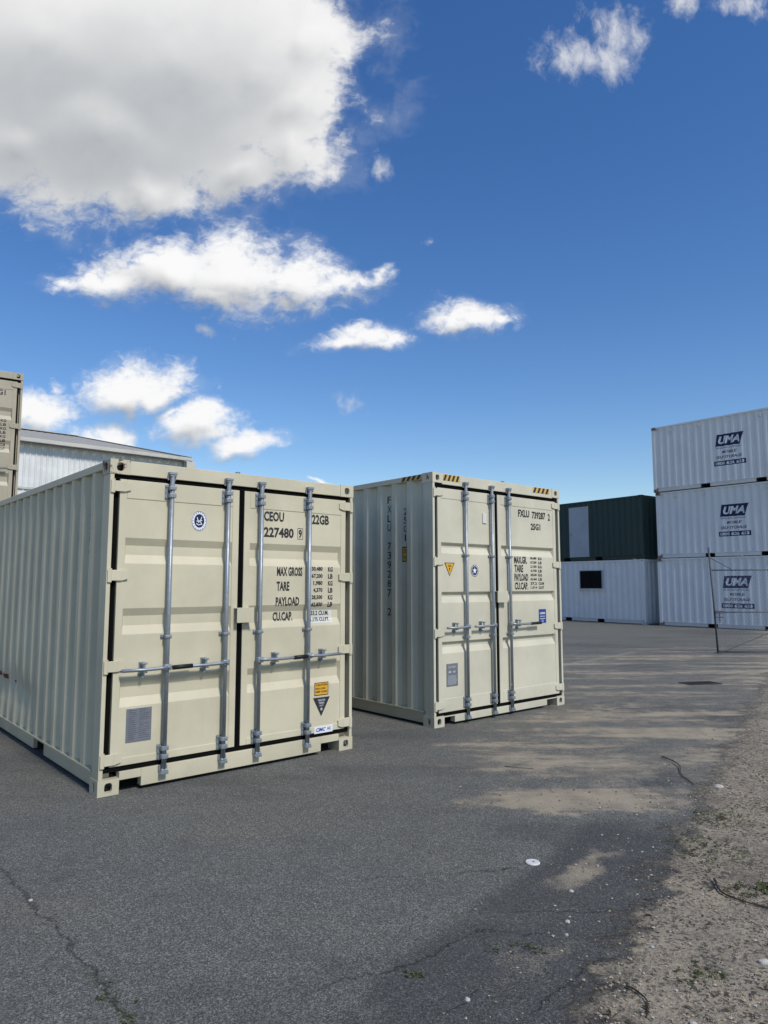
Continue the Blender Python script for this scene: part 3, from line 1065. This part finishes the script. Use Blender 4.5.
# stickers low on the right door
D = Decal(); D.rect(1.992, 2.152, .548, .668); D.wrap('sticker', 'orange_tape', dr, lambda u, v: (u, .0140, v))
D = Decal()
for (a, b_, cc, d_) in ((1.992, 2.152, .548, .554), (1.992, 2.152, .662, .668), (1.992, 1.998, .554, .662), (2.146, 2.152, .554, .662)): D.rect(a, b_, cc, d_)
D.text('CAUTION', 2.006, 2.138, .634, .654); D.text('MAX LOAD', 2.006, 2.120, .602, .620); D.text('KEEP CLEAR', 2.006, 2.138, .572, .590)
D.wrap('sticker_print', 'black_print', dr, lambda u, v: (u, .0130, v))
D = Decal(); D.ngon([(1.976, .528), (2.072, .352), (2.172, .528)]); D.wrap('sticker', 'black_print', dr, lambda u, v: (u, .0140, v))
D = Decal(); D.text('TREATED', 2.030, 2.118, .492, .510); D.text('TIMBER', 2.040, 2.108, .466, .484); D.text('IMMUNITY', 2.050, 2.098, .444, .458); D.disc((2.073, .418), .012, .014)
D.wrap('sticker_print', 'grey_print', dr, lambda u, v: (u, .0130, v))
D = Decal(); D.rect(1.990, 2.205, .196, .262, .0); D.wrap('sticker', 'white_print', dr, lambda u, v: (u, .0100, v))
D = Decal(); D.text('CIMC', 2.010, 2.120, .212, .246, .25); D.text('HC', 2.142, 2.182, .216, .244); D.wrap('sticker_print', 'blue_print', dr, lambda u, v: (u, .0090, v))
# side wall lettering, sticker and mark
D = Decal()
D.text('CEOU 227480 9', -.835, -.740, .95, 2.36, vertical=True)
D.text('22GB', -.535, -.455, 1.83, 2.26, vertical=True)
for (a, b_, cc, d_) in ((-.560, -.480, 1.350, 1.356), (-.560, -.480, 1.262, 1.268), (-.560, -.554, 1.262, 1.356), (-.486, -.480, 1.262, 1.356)): D.rect(a, b_, cc, d_)
D.text('EU', -.545, -.495, 1.290, 1.330)
D.wrap('lettering', 'black_print', ca, on_left, SB)
D = Decal(); D.rect(-.555, -.470, 1.455, 1.630); D.wrap('sticker', 'ochre_tape', ca, lambda u, v: (on_left(u, v)[0] + .0008, -u, v), SB)
D = Decal()
for (a, b_, cc, d_) in ((-.555, -.470, 1.622, 1.630), (-.555, -.470, 1.455, 1.463), (-.555, -.547, 1.463, 1.622), (-.478, -.470, 1.463, 1.622)): D.rect(a, b_, cc, d_)
D.text('2.6m', -.538, -.488, 1.556, 1.606); D.text('8.6ft', -.538, -.488, 1.480, 1.530)
D.wrap('sticker_print', 'black_print', ca, on_left, SB)
D = Decal()
for (y, w_, z, h_) in ((3.12, .20, .575, .09), (2.83, .07, .55, .05), (3.45, .30, .59, .08)):
    D.ngon([(-y - w_ / 2, z - h_ * .3), (-y, z - h_ * .42), (-y + w_ * .42, z - h_ / 2), (-y + w_ / 2, z + h_ * .1), (-y + w_ * .2, z + h_ * .4), (-y - w_ * .3, z + h_ / 2)])
D.wrap('scrape', 'dull_red_print', ca, lambda u, v: (on_left(u, v)[0] + dentsA(-u, v), -u, v), SB)
MB().tube([(1.15, .05, 2.587), (1.15, .05, 2.605)], .022, 10).build('roof_bolt', 'plate_metal', ca)
place(ca, -2.158, 5.428, 0, .711, 'nearest cream container at the left, round emblem and four lock rods on its doors')

# ---- tall container (right of it)
B = Cfg()
B.H = 2.896; B.mat = 'pale_cream_paint'; B.doors = True; B.hero = True; B.pocket = (1.60, 1.95)
B.hinges = (.235, 1.045, 1.862, 2.665); B.gask = (2.722, 2.765, .110, .152); B.lines = (2.600, .300)
B.bands = ((2.085, 1.955), (1.512, 1.385), (.942, .808)); B.bdepth = .036; B.s1 = .018; B.s2 = .070
B.centre = (1.092, 1.145); B.plates = (.235, 2.650); B.guides = (.985, 1.94); B.hz = 1.105
B.rods = ((0, .532, -1, .175, .339, None), (0, 1.003, -1, .645, .798, None), (1, 1.330, 1, 1.905, 1.480, (1.70, 1.905)))
B.lockbox = (1.055, 1.250, 1.375, 1.515); B.vents = (); B.dents = None; B.ventmat = 'pale_cream_paint'
cb = make_container('shipping_container', B)
dl, dr = B.doors_obj
W = lambda D, n, mt, par: D.wrap(n, mt, par, B.onpanel, (), B.brk)
D = Decal()
D.text('FXLU', 1.560, 1.790, 2.470, 2.565); D.text('739287', 1.845, 2.135, 2.462, 2.558); D.text('2', 2.190, 2.235, 2.455, 2.548)
D.text('25G1', 1.815, 2.020, 2.312, 2.398)
D.text('MAX.GR.', 1.460, 1.720, 1.862, 1.958); D.text('TARE', 1.465, 1.640, 1.752, 1.848); D.text('PAYLOAD', 1.462, 1.740, 1.640, 1.736)
D.text('CU.CAP.', 1.465, 1.735, 1.530, 1.625)
D.wrap('lettering', 'black_print', dr, lambda u, v: (u, .0148, v))
D = Decal()
for i, (a, b_) in enumerate((('30,480', 'KG'), ('67,200', 'LB'), ('2,150', 'KG'), ('4,740', 'LB'), ('28,330', 'KG'), ('62,460', 'LB'), ('37.2', 'CU.M'), ('1,314', 'CU.FT'))):
    z = 1.918 - i * .0545
    D.text(a, 1.790, 1.920, z, z + .036); D.text(b_, 1.955, 2.030 + (.04 if i > 5 else 0), z, z + .036)
D.wrap('lettering', 'black_print', dr, lambda u, v: (u, .0148, v))
D = Decal(); D.ngon([(.196, 1.850), (.281, 1.692), (.367, 1.850)]); D.wrap('sticker', 'black_print', dl, lambda u, v: (u, .0148, v))
D = Decal(); D.ngon([(.212, 1.842), (.281, 1.708), (.351, 1.842)]); D.wrap('sticker', 'orange_tape', dl, lambda u, v: (u, .0138, v))
D = Decal(); D.text('CSC', .254, .310, 1.800, 1.826); D.ngon([(.270, 1.790), (.281, 1.745), (.292, 1.790)]); D.wrap('sticker_print', 'black_print', dl, lambda u, v: (u, .0128, v))
D = Decal(); D.disc((.714, 1.762), .066, .072); D.wrap('emblem', 'navy_print', dl, lambda u, v: (u, .0148, v))
D = Decal(); D.ring((.714, 1.762), .058, .064, .12)
D.ngon([(.714 + (.040 if k % 2 == 0 else .017) * math.sin(2 * math.pi * k / 10), 1.762 + (.044 if k % 2 == 0 else .019) * math.cos(2 * math.pi * k / 10)) for k in range(10)])
D.wrap('emblem', 'white_print', dl, lambda u, v: (u, .0138, v))
MB().box((.215, .0110, .435), (.400, .0160, .690), .002).build('data_plate', 'plate_metal', dl)
D = Decal()
for k in range(9):
    D.rect(.230, .385 - .03 * random.random(), .455 + k * .012, .459 + k * .012)
D.rect(.245, .285, .585, .605); D.rect(.320, .355, .585, .605); D.text('CSC SAFETY', .240, .370, .640, .660)
D.wrap('plate_text', 'grey_print', dl, lambda u, v: (u, .0101, v))
D = Decal(); D.rect(1.945, 2.100, 1.092, 1.272); D.wrap('sticker', 'blue_print', dr, lambda u, v: (u, .0148, v))
D = Decal(); D.text('UMA', 1.965, 2.080, 1.205, 1.235, .2); D.text('HIRE SALES', 1.970, 2.075, 1.172, 1.186); D.rect(1.965, 2.080, 1.145, 1.152); D.ring((2.022, 1.118), .02, .014, .3)
D.wrap('sticker_print', 'white_print', dr, lambda u, v: (u, .0138, v))
MB().box((.865, .004, 2.345), (.935, .0165, 2.470), .004).build('document_holder', 'label_paper', dl)
# hazard tape on header and side rail
def stripes(par, f, a0, a1, z0, z1, n, rev=False):
    D = Decal(); D.rect(a0, a1, z0, z1); D.wrap('hazard_tape', 'ochre_tape', par, lambda u, v: f(u, v, 0))
    D = Decal(); w_ = (a1 - a0) / n
    for k in range(n):
        x = a0 + k * w_; s_ = (w_ * .45)
        D.ngon([(x, z0), (x + w_ * .5, z0), (x + w_ * .5 + s_, z1), (x + s_, z1)])
    D.wrap('hazard_stripe', 'black_print', par, lambda u, v: f(u, v, .001))
fh = lambda u, v, d: (u, .0012 - d, v)
stripes(cb, fh, .175, .455, 2.812, 2.884, 4)
stripes(cb, fh, 1.860, 2.215, 2.812, 2.884, 4)
fs = lambda u, v, d: (.0040 - d, -u, v)
stripes(cb, fs, -.545, -.190, 2.834, 2.888, 4)
D = Decal()
BOLD[0] = .005
D.text('FXLU 739287 2', -.868, -.798, 1.205, 2.700, vertical=True)
D.text('25G1', -.568, -.500, 2.105, 2.530, vertical=True)
BOLD[0] = .026
D.wrap('lettering', 'black_print', cb, on_left, SB)
D = Decal(); D.rect(-.595, -.460, 1.868, 2.050); D.wrap('sticker', 'black_print', cb, lambda u, v: (on_left(u, v)[0] + .0009, -u, v), SB)
D = Decal(); D.rect(-.583, -.472, 1.882, 2.036); D.wrap('sticker', 'orange_tape', cb, on_left, SB)
D = Decal(); D.text('2.9m', -.572, -.484, 1.972, 2.022); D.text('9.6ft', -.572, -.484, 1.898, 1.948)
D.wrap('sticker_print', 'black_print', cb, lambda u, v: (on_left(u, v)[0] - .0009, -u, v), SB)
MB().tube([(1.30, .05, 2.892), (1.30, .05, 2.912)], .022, 10).build('roof_bolt', 'plate_metal', cb)
place(cb, .561, 7.965, 0, .7045, 'taller cream container right of the nearest one, striped tape on its top edge')

# ---- two stacked at the far left behind the near container
C_ = Cfg(); C_.__dict__.update(A.__dict__)
C_.mat = 'beige_paint'; C_.rusty_casting = None; C_.dents = None; C_.ventmat = 'beige_paint'
cl = make_container('shipping_container', C_)
dl, dr = C_.doors_obj
D = Decal()
D.text('UETU', 1.394, 1.620, 2.178, 2.270); D.text('227515', 1.396, 1.730, 2.030, 2.124); D.text('22G1', 1.960, 2.180, 2.178, 2.272)
D.text('MAX GROSS', 1.557, 1.838, 1.675, 1.760); D.text('TARE', 1.555, 1.694, 1.540, 1.625); D.text('PAYLOAD', 1.548, 1.806, 1.400, 1.482)
for i, (a, b_) in enumerate((('30,480', 'KG'), ('67,200', 'LB'), ('2,060', 'KG'), ('4,540', 'LB'), ('28,420', 'KG'), ('62,660', 'LB'), ('33.2', 'CU.M'), ('1,172', 'CU.FT'))):
    z = 1.722 - i * .068
    D.text(a, 1.928, 2.058, z, z + .046); D.text(b_, 2.130, 2.215, z, z + .046)
D.wrap('lettering', 'black_print', dr, C_.onpanel, (), C_.brk)
yawL = R(34)
cx, cy = -6.165, 11.62                        # right front corner of the stack
ox, oy = cx - CW * math.cos(yawL), cy - CW * math.sin(yawL)
clow = copy_tree(cl)
place(cl, ox, oy, 2.591, yawL, 'raised beige container at the left edge, showing its right door above the nearest one')
place(clow, ox, oy, 0, yawL, 'beige container on the ground under the raised one at the left edge')

# ---- stack of three white containers with blue signs
U_ = Cfg()
U_.H = 2.591; U_.mat = 'white_paint'; U_.doors = True; U_.hero = False; U_.pocket = (1.86, 2.22)
U_.hinges = A.hinges; U_.gask = A.gask; U_.lines = A.lines; U_.bands = A.bands; U_.bdepth = .034; U_.s1 = .06; U_.s2 = .07
U_.centre = A.centre; U_.plates = A.plates; U_.guides = A.guides; U_.hz = .935
U_.rods = A.rods; U_.lockbox = A.lockbox; U_.vents = (CL - .78, CL - 1.90, CL - 4.10); U_.ventmat = 'white_paint'; U_.dents = None
U_.casting_mat = 'rust_edge'
paint('rust_edge', (0.40, 0.36, 0.32), rough=.7, var=.3, dirt=.8, dirtcol=(.16, .08, .05), streak=.6)
cu_ = make_container('shipping_container', U_)
yU = -.878
# decal u runs from the far end: u = distance from the far corner
onu = lambda k: (lambda u, v: (.014 + prof_at(SIDE_PTS, CL - u) - .0022 - k, CL - u, v))
SU = [CL - q for q in SIDE_BRK]
D = Decal(); D.ngon([(2.46, 1.455), (3.36, 1.455), (3.50, 1.895), (2.56, 1.895)]); D.wrap('sign_panel', 'navy_print', cu_, onu(0), SU)
D = Decal(); D.rect(2.395, 3.530, .735, .910); D.wrap('sign_panel', 'navy_print', cu_, onu(0), SU)
BOLD[0] = .040
D = Decal(); D.text('UMA', 2.600, 3.350, 1.535, 1.820, .30); D.text('1800 626 653', 2.450, 3.480, .765, .880)
D.wrap('sign_lettering', 'white_print', cu_, onu(.001), SU)
D = Decal(); D.text('MODULAR AUSTRALIA', 2.500, 3.400, 1.365, 1.415); D.wrap('sign_lettering', 'blue_grey_print', cu_, onu(0), SU)
BOLD[0] = .022
D = Decal(); D.text('MOBILE', 2.700, 3.230, 1.185, 1.285, .2); D.text('SELF STORAGE', 2.480, 3.420, .998, 1.098, .2)
D.wrap('sign_lettering', 'navy_print', cu_, onu(0), SU)
BOLD[0] = .026
far_u = Vector((math.cos(yU), math.sin(yU)))
ux, uy = 10.685 + CL * far_u.x, 27.295 + CL * far_u.y
GU = 'white containers stacked three high'
cm = copy_tree(cu_); ct = copy_tree(cu_)
place(cu_, ux, uy, 0, yU + math.pi / 2, 'white container with blue sign, bottom of the three high stack, behind the fence panel', group=GU)
place(cm, ux + .03, uy + .02, 2.593, yU + math.pi / 2 - .004, 'white container with blue sign in the middle of the three high stack', group=GU)
place(ct, ux - .02, uy - .01, 5.186, yU + math.pi / 2 + .004, 'white container with blue sign on top of the three high stack', group=GU)

# ---- site office and green container
O_ = Cfg(); O_.__dict__.update(U_.__dict__)
O_.doors = False; O_.mat = 'office_white_paint'; O_.casting_mat = None; O_.vents = (.87, 1.90); O_.ventmat = 'office_white_paint'; O_.pocket = (2.00, 2.36)
co = make_container('site_office', O_)
yO = -.949
# window in the long wall: local y = distance from the right corner
win = MB()
for (a, b_, cc, d_) in ((2.00, 2.03, 1.39, 2.19), (3.15, 3.18, 1.39, 2.19), (2.0305, 3.1495, 1.39, 1.42), (2.0305, 3.1495, 2.16, 2.19)):
    win.box((-.022, a, cc), (.060, b_, d_), .004)
w_ = win.build('window', 'grey_door_paint', co)
MB().box((-.012, 2.0305, 1.4205), (-.006, 2.5745, 2.1595)).build('pane', 'dark_glass', w_)
MB().box((-.018, 2.5955, 1.4205), (-.012, 3.1495, 2.1595)).build('pane', 'dark_glass', w_)
MB().box((-.022, 2.5750, 1.4205), (-.002, 2.5950, 2.1595)).build('mullion', 'rubber', w_)
MB().box((-.060, 1.94, 1.330), (.030, 3.25, 1.372), .006).build('sill', 'office_white_paint', w_)
place(co, 10.361, 27.822, 0, yO + math.pi / 2, 'white container office with one dark window, under the green container', 'site office')
G_ = Cfg(); G_.__dict__.update(O_.__dict__); G_.mat = 'green_paint'; G_.vents = (); G_.ventmat = 'green_paint'
cg = make_container('shipping_container', G_)
d_ = MB().box((-.012, 2.655, .170), (.050, 3.660, 2.345), .004).build('door', 'grey_door_paint', cg)
mb = MB()
mb.box((-.016, 2.640, .167), (.052, 2.6545, 2.36), 0); mb.box((-.016, 3.6605, .167), (.052, 3.675, 2.36), 0); mb.box((-.016, 2.6550, 2.3455), (.052, 3.660, 2.36), 0)
mb.build('door_frame', 'grey_door_paint', cg)
mb = MB().box((-.020, 3.560, 1.08), (-.0125, 3.595, 1.22), .003)
mb.tube([(-.016, 3.578, 1.18), (-.055, 3.578, 1.18), (-.055, 3.47, 1.18)], .010, 8)
mb.build('door_handle', 'galvanised_steel', d_)
place(cg, 10.361, 27.822, 2.593, yO + math.pi / 2, 'dark green container with a pale grey door, standing on the white office')

# ------------------------------------------------------------------ industrial shed behind
a_ = Vector((math.cos(.708), math.sin(.708), 0)); b__ = Vector((-math.sin(.708), math.cos(.708), 0))
E0 = Vector((-8.60, 29.8, 0))
shed = empty('industrial_shed', E0, .708)
EH, SP, RI, LN = 7.02, 32.0, 3.55, 46.0
# local: x along the wall (negative = leftwards), y away
mb = MB()
x = 0.0; pr = [(0, 0)]
while x > -LN:
    for w_, d_ in ((.115, 0), (.025, .028), (.035, .028), (.025, 0)):
        x -= w_; pr.append((x, d_))
rows = [(mb.bm.verts.new((s_, -d_, 0)), mb.bm.verts.new((s_, -d_, EH - .12))) for s_, d_ in pr]
for (p0, p1), (q0, q1) in zip(rows, rows[1:]): mb.bm.faces.new((p0, q0, q1, p1))
mb.poly([(0, .01, 0), (0, SP, 0), (0, SP, EH - .12), (0, SP / 2, EH + RI - .12), (0, .01, EH - .12)])
mb.poly([(-LN, .01, 0), (-LN, SP, 0), (-LN, SP, EH - .12), (-LN, SP / 2, EH + RI - .12), (-LN, .01, EH - .12)])
mb.poly([(0, SP, 0), (-LN, SP, 0), (-LN, SP, EH - .12), (0, SP, EH - .12)])
mb.build('wall', 'shed_wall', shed)
mb = MB()
n = int(LN / .38)
for sgn in (0, 1):
    ye, yr = (-.25, SP / 2) if sgn == 0 else (SP + .25, SP / 2)
    k_ = RI / (SP / 2)
    ze = EH - .25 * k_
    prev = None
    for k in range(n * 2 + 1):
        xx = .15 - k * .19
        dz = .035 if k % 2 else 0
        cur = (mb.bm.verts.new((xx, ye, ze + dz)), mb.bm.verts.new((xx, yr, EH + RI + dz)))
        if prev: mb.bm.faces.new((prev[0], cur[0], cur[1], prev[1]))
        prev = cur
rf = mb.build('roof', 'shed_roof', shed)
MB().box((-LN, SP / 2 - .3, EH + RI + .04), (.16, SP / 2 + .3, EH + RI + .07)).build('ridge_cap', 'shed_trim', rf)
mb = MB().box((-LN, -.40, EH - .16), (.15, -.26, EH - .02), .01)
mb.build('gutter', 'shed_trim', shed)
mb = MB()
for (y0, z0, y1, z1) in ((-.25, EH - .05, SP / 2, EH + RI), (SP + .25, EH - .05, SP / 2, EH + RI)):
    mb.poly([(.17, y0, z0 - .12), (.17, y1, z1 - .12), (.17, y1, z1 + .09), (.17, y0, z0 + .09)])
    mb.poly([(.06, y0, z0 + .09), (.06, y1, z1 + .09), (.17, y1, z1 + .09), (.17, y0, z0 + .09)])
mb.build('barge_board', 'shed_trim', shed)
MB().box((.19, .3, 0), (.62, 1.1, EH - .06), .01).build('corner_duct', 'shed_trim', shed)
MB().box((-LN, -.060, 5.12), (-.3, -.030, 5.20)).build('wall_flashing', 'shed_trim', shed)
MB().tube([(-.12, -.10, 0), (-.12, -.10, EH - .17)], .05, 10).build('downpipe', 'plate_metal', shed)
tag(shed, 'long pale ribbed metal shed with low grey roof, rising behind the nearest container', 'shed')

# ------------------------------------------------------------------ ground
mb = MB()
mb.poly([(-600, -300, 0), (600, -300, 0), (600, 1200, 0), (-600, 1200, 0)])
tag(mb.build('ground', 'yard_ground'), kind='structure')

# drain
dr_ = empty('drain_cover', (5.12, 11.50, 0), .25)
dr_.scale = (.78, .62, 1)
mb = MB()
mb.box((-.38, -.24, .003), (.38, -.20, .012), .002); mb.box((-.38, .20, .003), (.38, .24, .012), .002)
mb.box((-.38, -.1995, .003), (-.34, .1995, .012), .002); mb.box((.34, -.1995, .003), (.38, .1995, .012), .002)
mb.build('frame', 'drain_iron', dr_)
mb = MB().box((-.339, -.199, .001), (.339, .199, .003))
for k in range(13):
    x = -.32 + k * .0533
    mb.box((x - .012, -.1985, .0035), (x + .012, .1985, .011), .001)
mb.build('grating', 'drain_iron', dr_)
tag(dr_, 'dark iron drain grate set in the sandy asphalt', 'drain')

# ------------------------------------------------------------------ leaning fence panel
fp = empty('fence_panel', (7.754, 16.42, 0), 0.0)
mb = MB()
mb.tube([(0, 0, .02), (-.045, 0, 1.2), (-.105, 0, 2.46)], .021, 10)
mb.tube([(0, 0, .035), (2.45, 0, .035)], .014, 8)
mb.tube([(-.082, 0, 1.925), (2.38, 0, 1.94)], .014, 8)
mb.tube([(-.030, 0, .945), (2.40, 0, .955)], .011, 8)
mb.tube([(2.45, 0, .03), (2.36, 0, 2.3)], .021, 10)
mb.build('frame', 'fence_steel', fp, True)
mb = MB()
mb.tube([(-.09, 0, 2.22), (.40, -.01, 1.95)], .010, 6)
mb.tube([(.15, -.02, .05), (2.35, -.02, .93)], .009, 6)
mb.build('brace', 'fence_steel', fp)
mb = MB()
mb.box((-.035, -.06, .92), (.16, -.03, .98), .004); mb.box((.055, -.05, .70), (.075, -.03, .92), .003); mb.box((-.03, -.05, .82), (.15, -.03, .84), .003)
mb.build('latch', 'fence_steel', fp)
mb = MB()
x = -2.0
while x < 2.4:
    for sg in (1, -1):
        # one diagonal wire clipped to the frame
        pts = []
        for k in range(41):
            z = .04 + 1.88 * k / 40
            xx = x + (z if sg > 0 else 1.92 - z)
            lo, hi = -.082 * z / 1.92 + .01, 2.43 - .035 * z
            if lo < xx < hi: pts.append((xx, .004 * sg, z))
        if len(pts) > 1: mb.tube([pts[0], pts[-1]], .0017, 3, False)
    x += .085
mb.build('chain_mesh', 'galvanised_steel', fp)
for xx in (0.0, 2.45):
    MB().box((xx - .05, -.10, .0), (xx + .05, .10, .012), .004).build('foot', 'fence_steel', fp)
tag(fp, 'thin grey metal mesh fence panel leaning left in front of the white stack', 'fence panel')

# ------------------------------------------------------------------ small things on the ground
def rock(name, x, y, r, mat, label, seed, sq=(1, 1, .6), rz=0):
    bm = bmesh.new()
    bmesh.ops.create_icosphere(bm, subdivisions=3, radius=1)
    for v in bm.verts:
        d = v.co.normalized()
        q = 1 + .22 * mnoise.noise(d * 1.3 + Vector((seed, 0, 0))) + .10 * mnoise.noise(d * 3.5 + Vector((0, seed, 0)))
        v.co = Vector((d.x * sq[0], d.y * sq[1], max(d.z, -.55) * sq[2])) * r * q
    zmin = min(v.co.z for v in bm.verts)
    for v in bm.verts: v.co.z -= zmin + .15 * r
    ob = raw(name, bm, mat)
    ob.location = (x, y, 0); ob.rotation_euler = (0, 0, rz)
    for p in ob.data.polygons: p.use_smooth = len(ob.data.polygons) > 500 and seed % 2 == 0
    tag(ob, label, 'stone')


rock('stone', 2.651, 5.711, .032, 'pale_stone', 'white stone on the sand by a thin twig, right side', 2, (1.1, .8, .55))
rock('stone', 1.615, 3.138, .021, 'pale_stone', 'pale grey stone at the right edge near the bottom corner', 3, (1.2, .7, .6))
rock('stone', .874, 3.50, .012, 'pale_stone', 'small white pebble on dark asphalt, upper of two', 5)
rock('stone', .837, 3.377, .009, 'grey_stone', 'small grey pebble on dark asphalt, lower of two', 7)
rock('stone', .323, 2.876, .011, 'pale_stone', 'tiny white pebble near the bottom middle on dark asphalt', 9)
rock('stone', -1.797, 3.727, .010, 'pale_stone', 'tiny white pebble beside the long crack at the left', 11)
rock('stone', 1.19, 3.27, .009, 'grey_stone', 'grey pebble in the verge dirt above the curved twig', 13)
rock('stone', .98, 3.83, .012, 'pale_stone', 'pale chip at the end of the dark asphalt strip', 15)
rock('stone', 1.13, 2.72, .015, 'pale_stone', 'pale stone cut by the bottom edge of the view', 17)

bm = bmesh.new()
n = 28; ro, ri = .042, .012
rings = [[bm.verts.new((r_ * math.cos(2 * math.pi * k / n), r_ * math.sin(2 * math.pi * k / n), z)) for k in range(n)] for (r_, z) in ((ri, .001), (ri, .009), (ro - .004, .009), (ro, .005), (ro, .001))]
for a, b_ in zip(rings, rings[1:]):
    for k in range(n): bm.faces.new((a[k], a[(k + 1) % n], b_[(k + 1) % n], b_[k]))
bmesh.ops.recalc_face_normals(bm, faces=bm.faces[:])
ds = raw('survey_disc', bm, 'white_plastic'); ds.location = (.858, 4.205, .001)
tag(ds, 'flat white plastic disc with a dark centre hole, lying on the asphalt', 'disc')


def stick(pts, r, label, rad=None):
    mb = MB()
    P_ = [Vector(p) for p in pts]
    # smooth path with jitter
    path = []
    for i in range(len(P_) - 1):
        for k in range(6):
            t_ = k / 6
            p0 = P_[max(i - 1, 0)]; p1 = P_[i]; p2 = P_[i + 1]; p3 = P_[min(i + 2, len(P_) - 1)]
            q = .5 * ((2 * p1) + (p2 - p0) * t_ + (2 * p0 - 5 * p1 + 4 * p2 - p3) * t_ ** 2 + (3 * p1 - p0 - 3 * p2 + p3) * t_ ** 3)
            path.append(q + Vector((random.uniform(-.003, .003), random.uniform(-.003, .003), 0)))
    path.append(P_[-1])
    n_ = len(path)
    c0 = path[0].copy()
    mb.tube([p - Vector((c0.x, c0.y, 0)) for p in path], [.62 * r * (1 - .55 * i / n_) * random.uniform(.85, 1.1) for i in range(n_)], 7)
    ob = mb.build('stick', 'bark', None, True)
    ob.location = (c0.x, c0.y, 0)
    tag(ob, label, 'stick')


stick([(2.58, 6.66, .012), (2.60, 6.35, .020), (2.50, 6.05, .010), (2.48, 5.77, .008)], .010, 'thin straight twig on the sandy asphalt above the white stone')
stick([(1.785, 3.945, .018), (1.755, 3.82, .012), (1.78, 3.74, .010), (1.90, 3.64, .008), (2.0, 3.62, .008)], .010, 'dark curved stick beside green weeds at the right edge')
stick([(.965, 2.955, .010), (1.005, 2.90, .010), (1.005, 2.83, .008), (.973, 2.76, .006)], .007, 'short dark curved twig near the bottom edge')
stick([(1.06, 6.33, .006), (1.16, 6.28, .008), (1.30, 6.25, .005)], .006, 'small twig on the asphalt in front of the taller container')


# gravel and litter on the verge
def verge_dist(x, y): return (x - .72) * .848 - (y - 2.80) * .53


rng = random.Random(3)
bm = bmesh.new()
cnt = 0
while cnt < 9000:
    y = 2.3 + 7.5 * rng.random() ** 1.9
    x = rng.uniform(.2, 6.5)
    s_ = verge_dist(x, y)
    if x > .62 * y + .3: continue
    dens = 1 if s_ > .05 else (math.exp((s_ - .05) * 3.2) * .6)
    pt = max(math.exp(-(((x - 1.55) / .8) ** 2 + ((y - 5.4) / .5) ** 2)), math.exp(-(((x - 1.13) / .25) ** 2 + ((y - 4.16) / .3) ** 2)))
    if rng.random() > max(dens * (.35 + .65 * max(0, mnoise.noise(Vector((x * 2, y * 2, 0))) + .5)), pt * .45): continue
    r_ = .0022 + .0075 * rng.random() ** 4
    if y > 5: r_ *= 1.3
    vs = []
    for k in range(6):
        d = ((1, 0, 0), (0, 1, 0), (-1, 0, 0), (0, -1, 0), (0, 0, .8), (0, 0, -.4))[k]
        vs.append(bm.verts.new((x + d[0] * r_ * rng.uniform(.6, 1.3), y + d[1] * r_ * rng.uniform(.6, 1.3), .001 + r_ * .3 + d[2] * r_ * rng.uniform(.6, 1.1))))
    for f in ((0, 1, 4), (1, 2, 4), (2, 3, 4), (3, 0, 4), (1, 0, 5), (2, 1, 5), (3, 2, 5), (0, 3, 5)): bm.faces.new([vs[i] for i in f])
    cnt += 1
tag(raw('gravel', bm, 'gravel_mix'), 'loose gravel and grit scattered over the sandy verge', 'gravel', kind='stuff')
bm = bmesh.new()
for k in range(5200):
    y = 2.3 + 5.5 * rng.random() ** 1.6
    x = rng.uniform(.6, 5)
    if verge_dist(x, y) < .02 or x > .62 * y + .3 or mnoise.noise(Vector((x * 3.1, y * 3.1, 5))) < -.05: continue
    a = rng.uniform(0, 6.28); l_ = rng.uniform(.006, .026); w_ = l_ * rng.uniform(.08, .3)
    c_, s_ = math.cos(a), math.sin(a); z = rng.uniform(.002, .008); z2 = z + rng.uniform(0, .006)
    q = [(x - c_ * l_, y - s_ * l_, z), (x + s_ * w_, y - c_ * w_, z2), (x + c_ * l_, y + s_ * l_, z), (x - s_ * w_, y + c_ * w_, z2 + .002)]
    bm.faces.new([bm.verts.new(p) for p in q])
tag(raw('leaf_litter', bm, 'leaf_litter'), 'dry leaf bits and twiglets on the verge dirt', 'leaf litter', kind='stuff')

# weeds: low creeping mats
bm = bmesh.new()
for (cx, cy, rx_, ry_, n_) in ((2.30, 4.95, .22, .20, 420), (1.95, 4.42, .26, .26, 520), (2.02, 3.86, .17, .08, 480), (1.86, 3.80, .09, .08, 220), (1.3, 3.05, .12, .10, 120), (-.95, 2.76, .03, .10, 60), (-1.10, 2.93, .02, .07, 30), (.12, 3.05, .05, .03, 40), (.72, 4.10, .05, .03, 60), (.60, 3.25, .18, .05, 110), (2.75, 5.2, .2, .2, 150), (3.2, 6.0, .25, .3, 150)):
    for k in range(n_):
        a = rng.uniform(0, 6.28); q = rng.random() ** .7
        x = cx + rx_ * q * math.cos(a); y = cy + ry_ * q * math.sin(a)
        if mnoise.noise(Vector((x * 14, y * 14, 2))) < -.12: continue
        h = rng.uniform(.003, .016); l_ = rng.uniform(.004, .012); w_ = l_ * .5; aa = rng.uniform(0, 6.28)
        c_, s_ = math.cos(aa), math.sin(aa)
        pts = [(x - c_ * l_, y - s_ * l_, h * .4), (x + s_ * w_, y - c_ * w_, h), (x + c_ * l_, y + s_ * l_, h * 1.2), (x - s_ * w_, y + c_ * w_, h * .9)]
        bm.faces.new([bm.verts.new(p) for p in pts])
tag(raw('weeds', bm, 'weed_leaf'), 'low green creeping weeds in patches on the verge and cracks', 'weeds', kind='stuff')
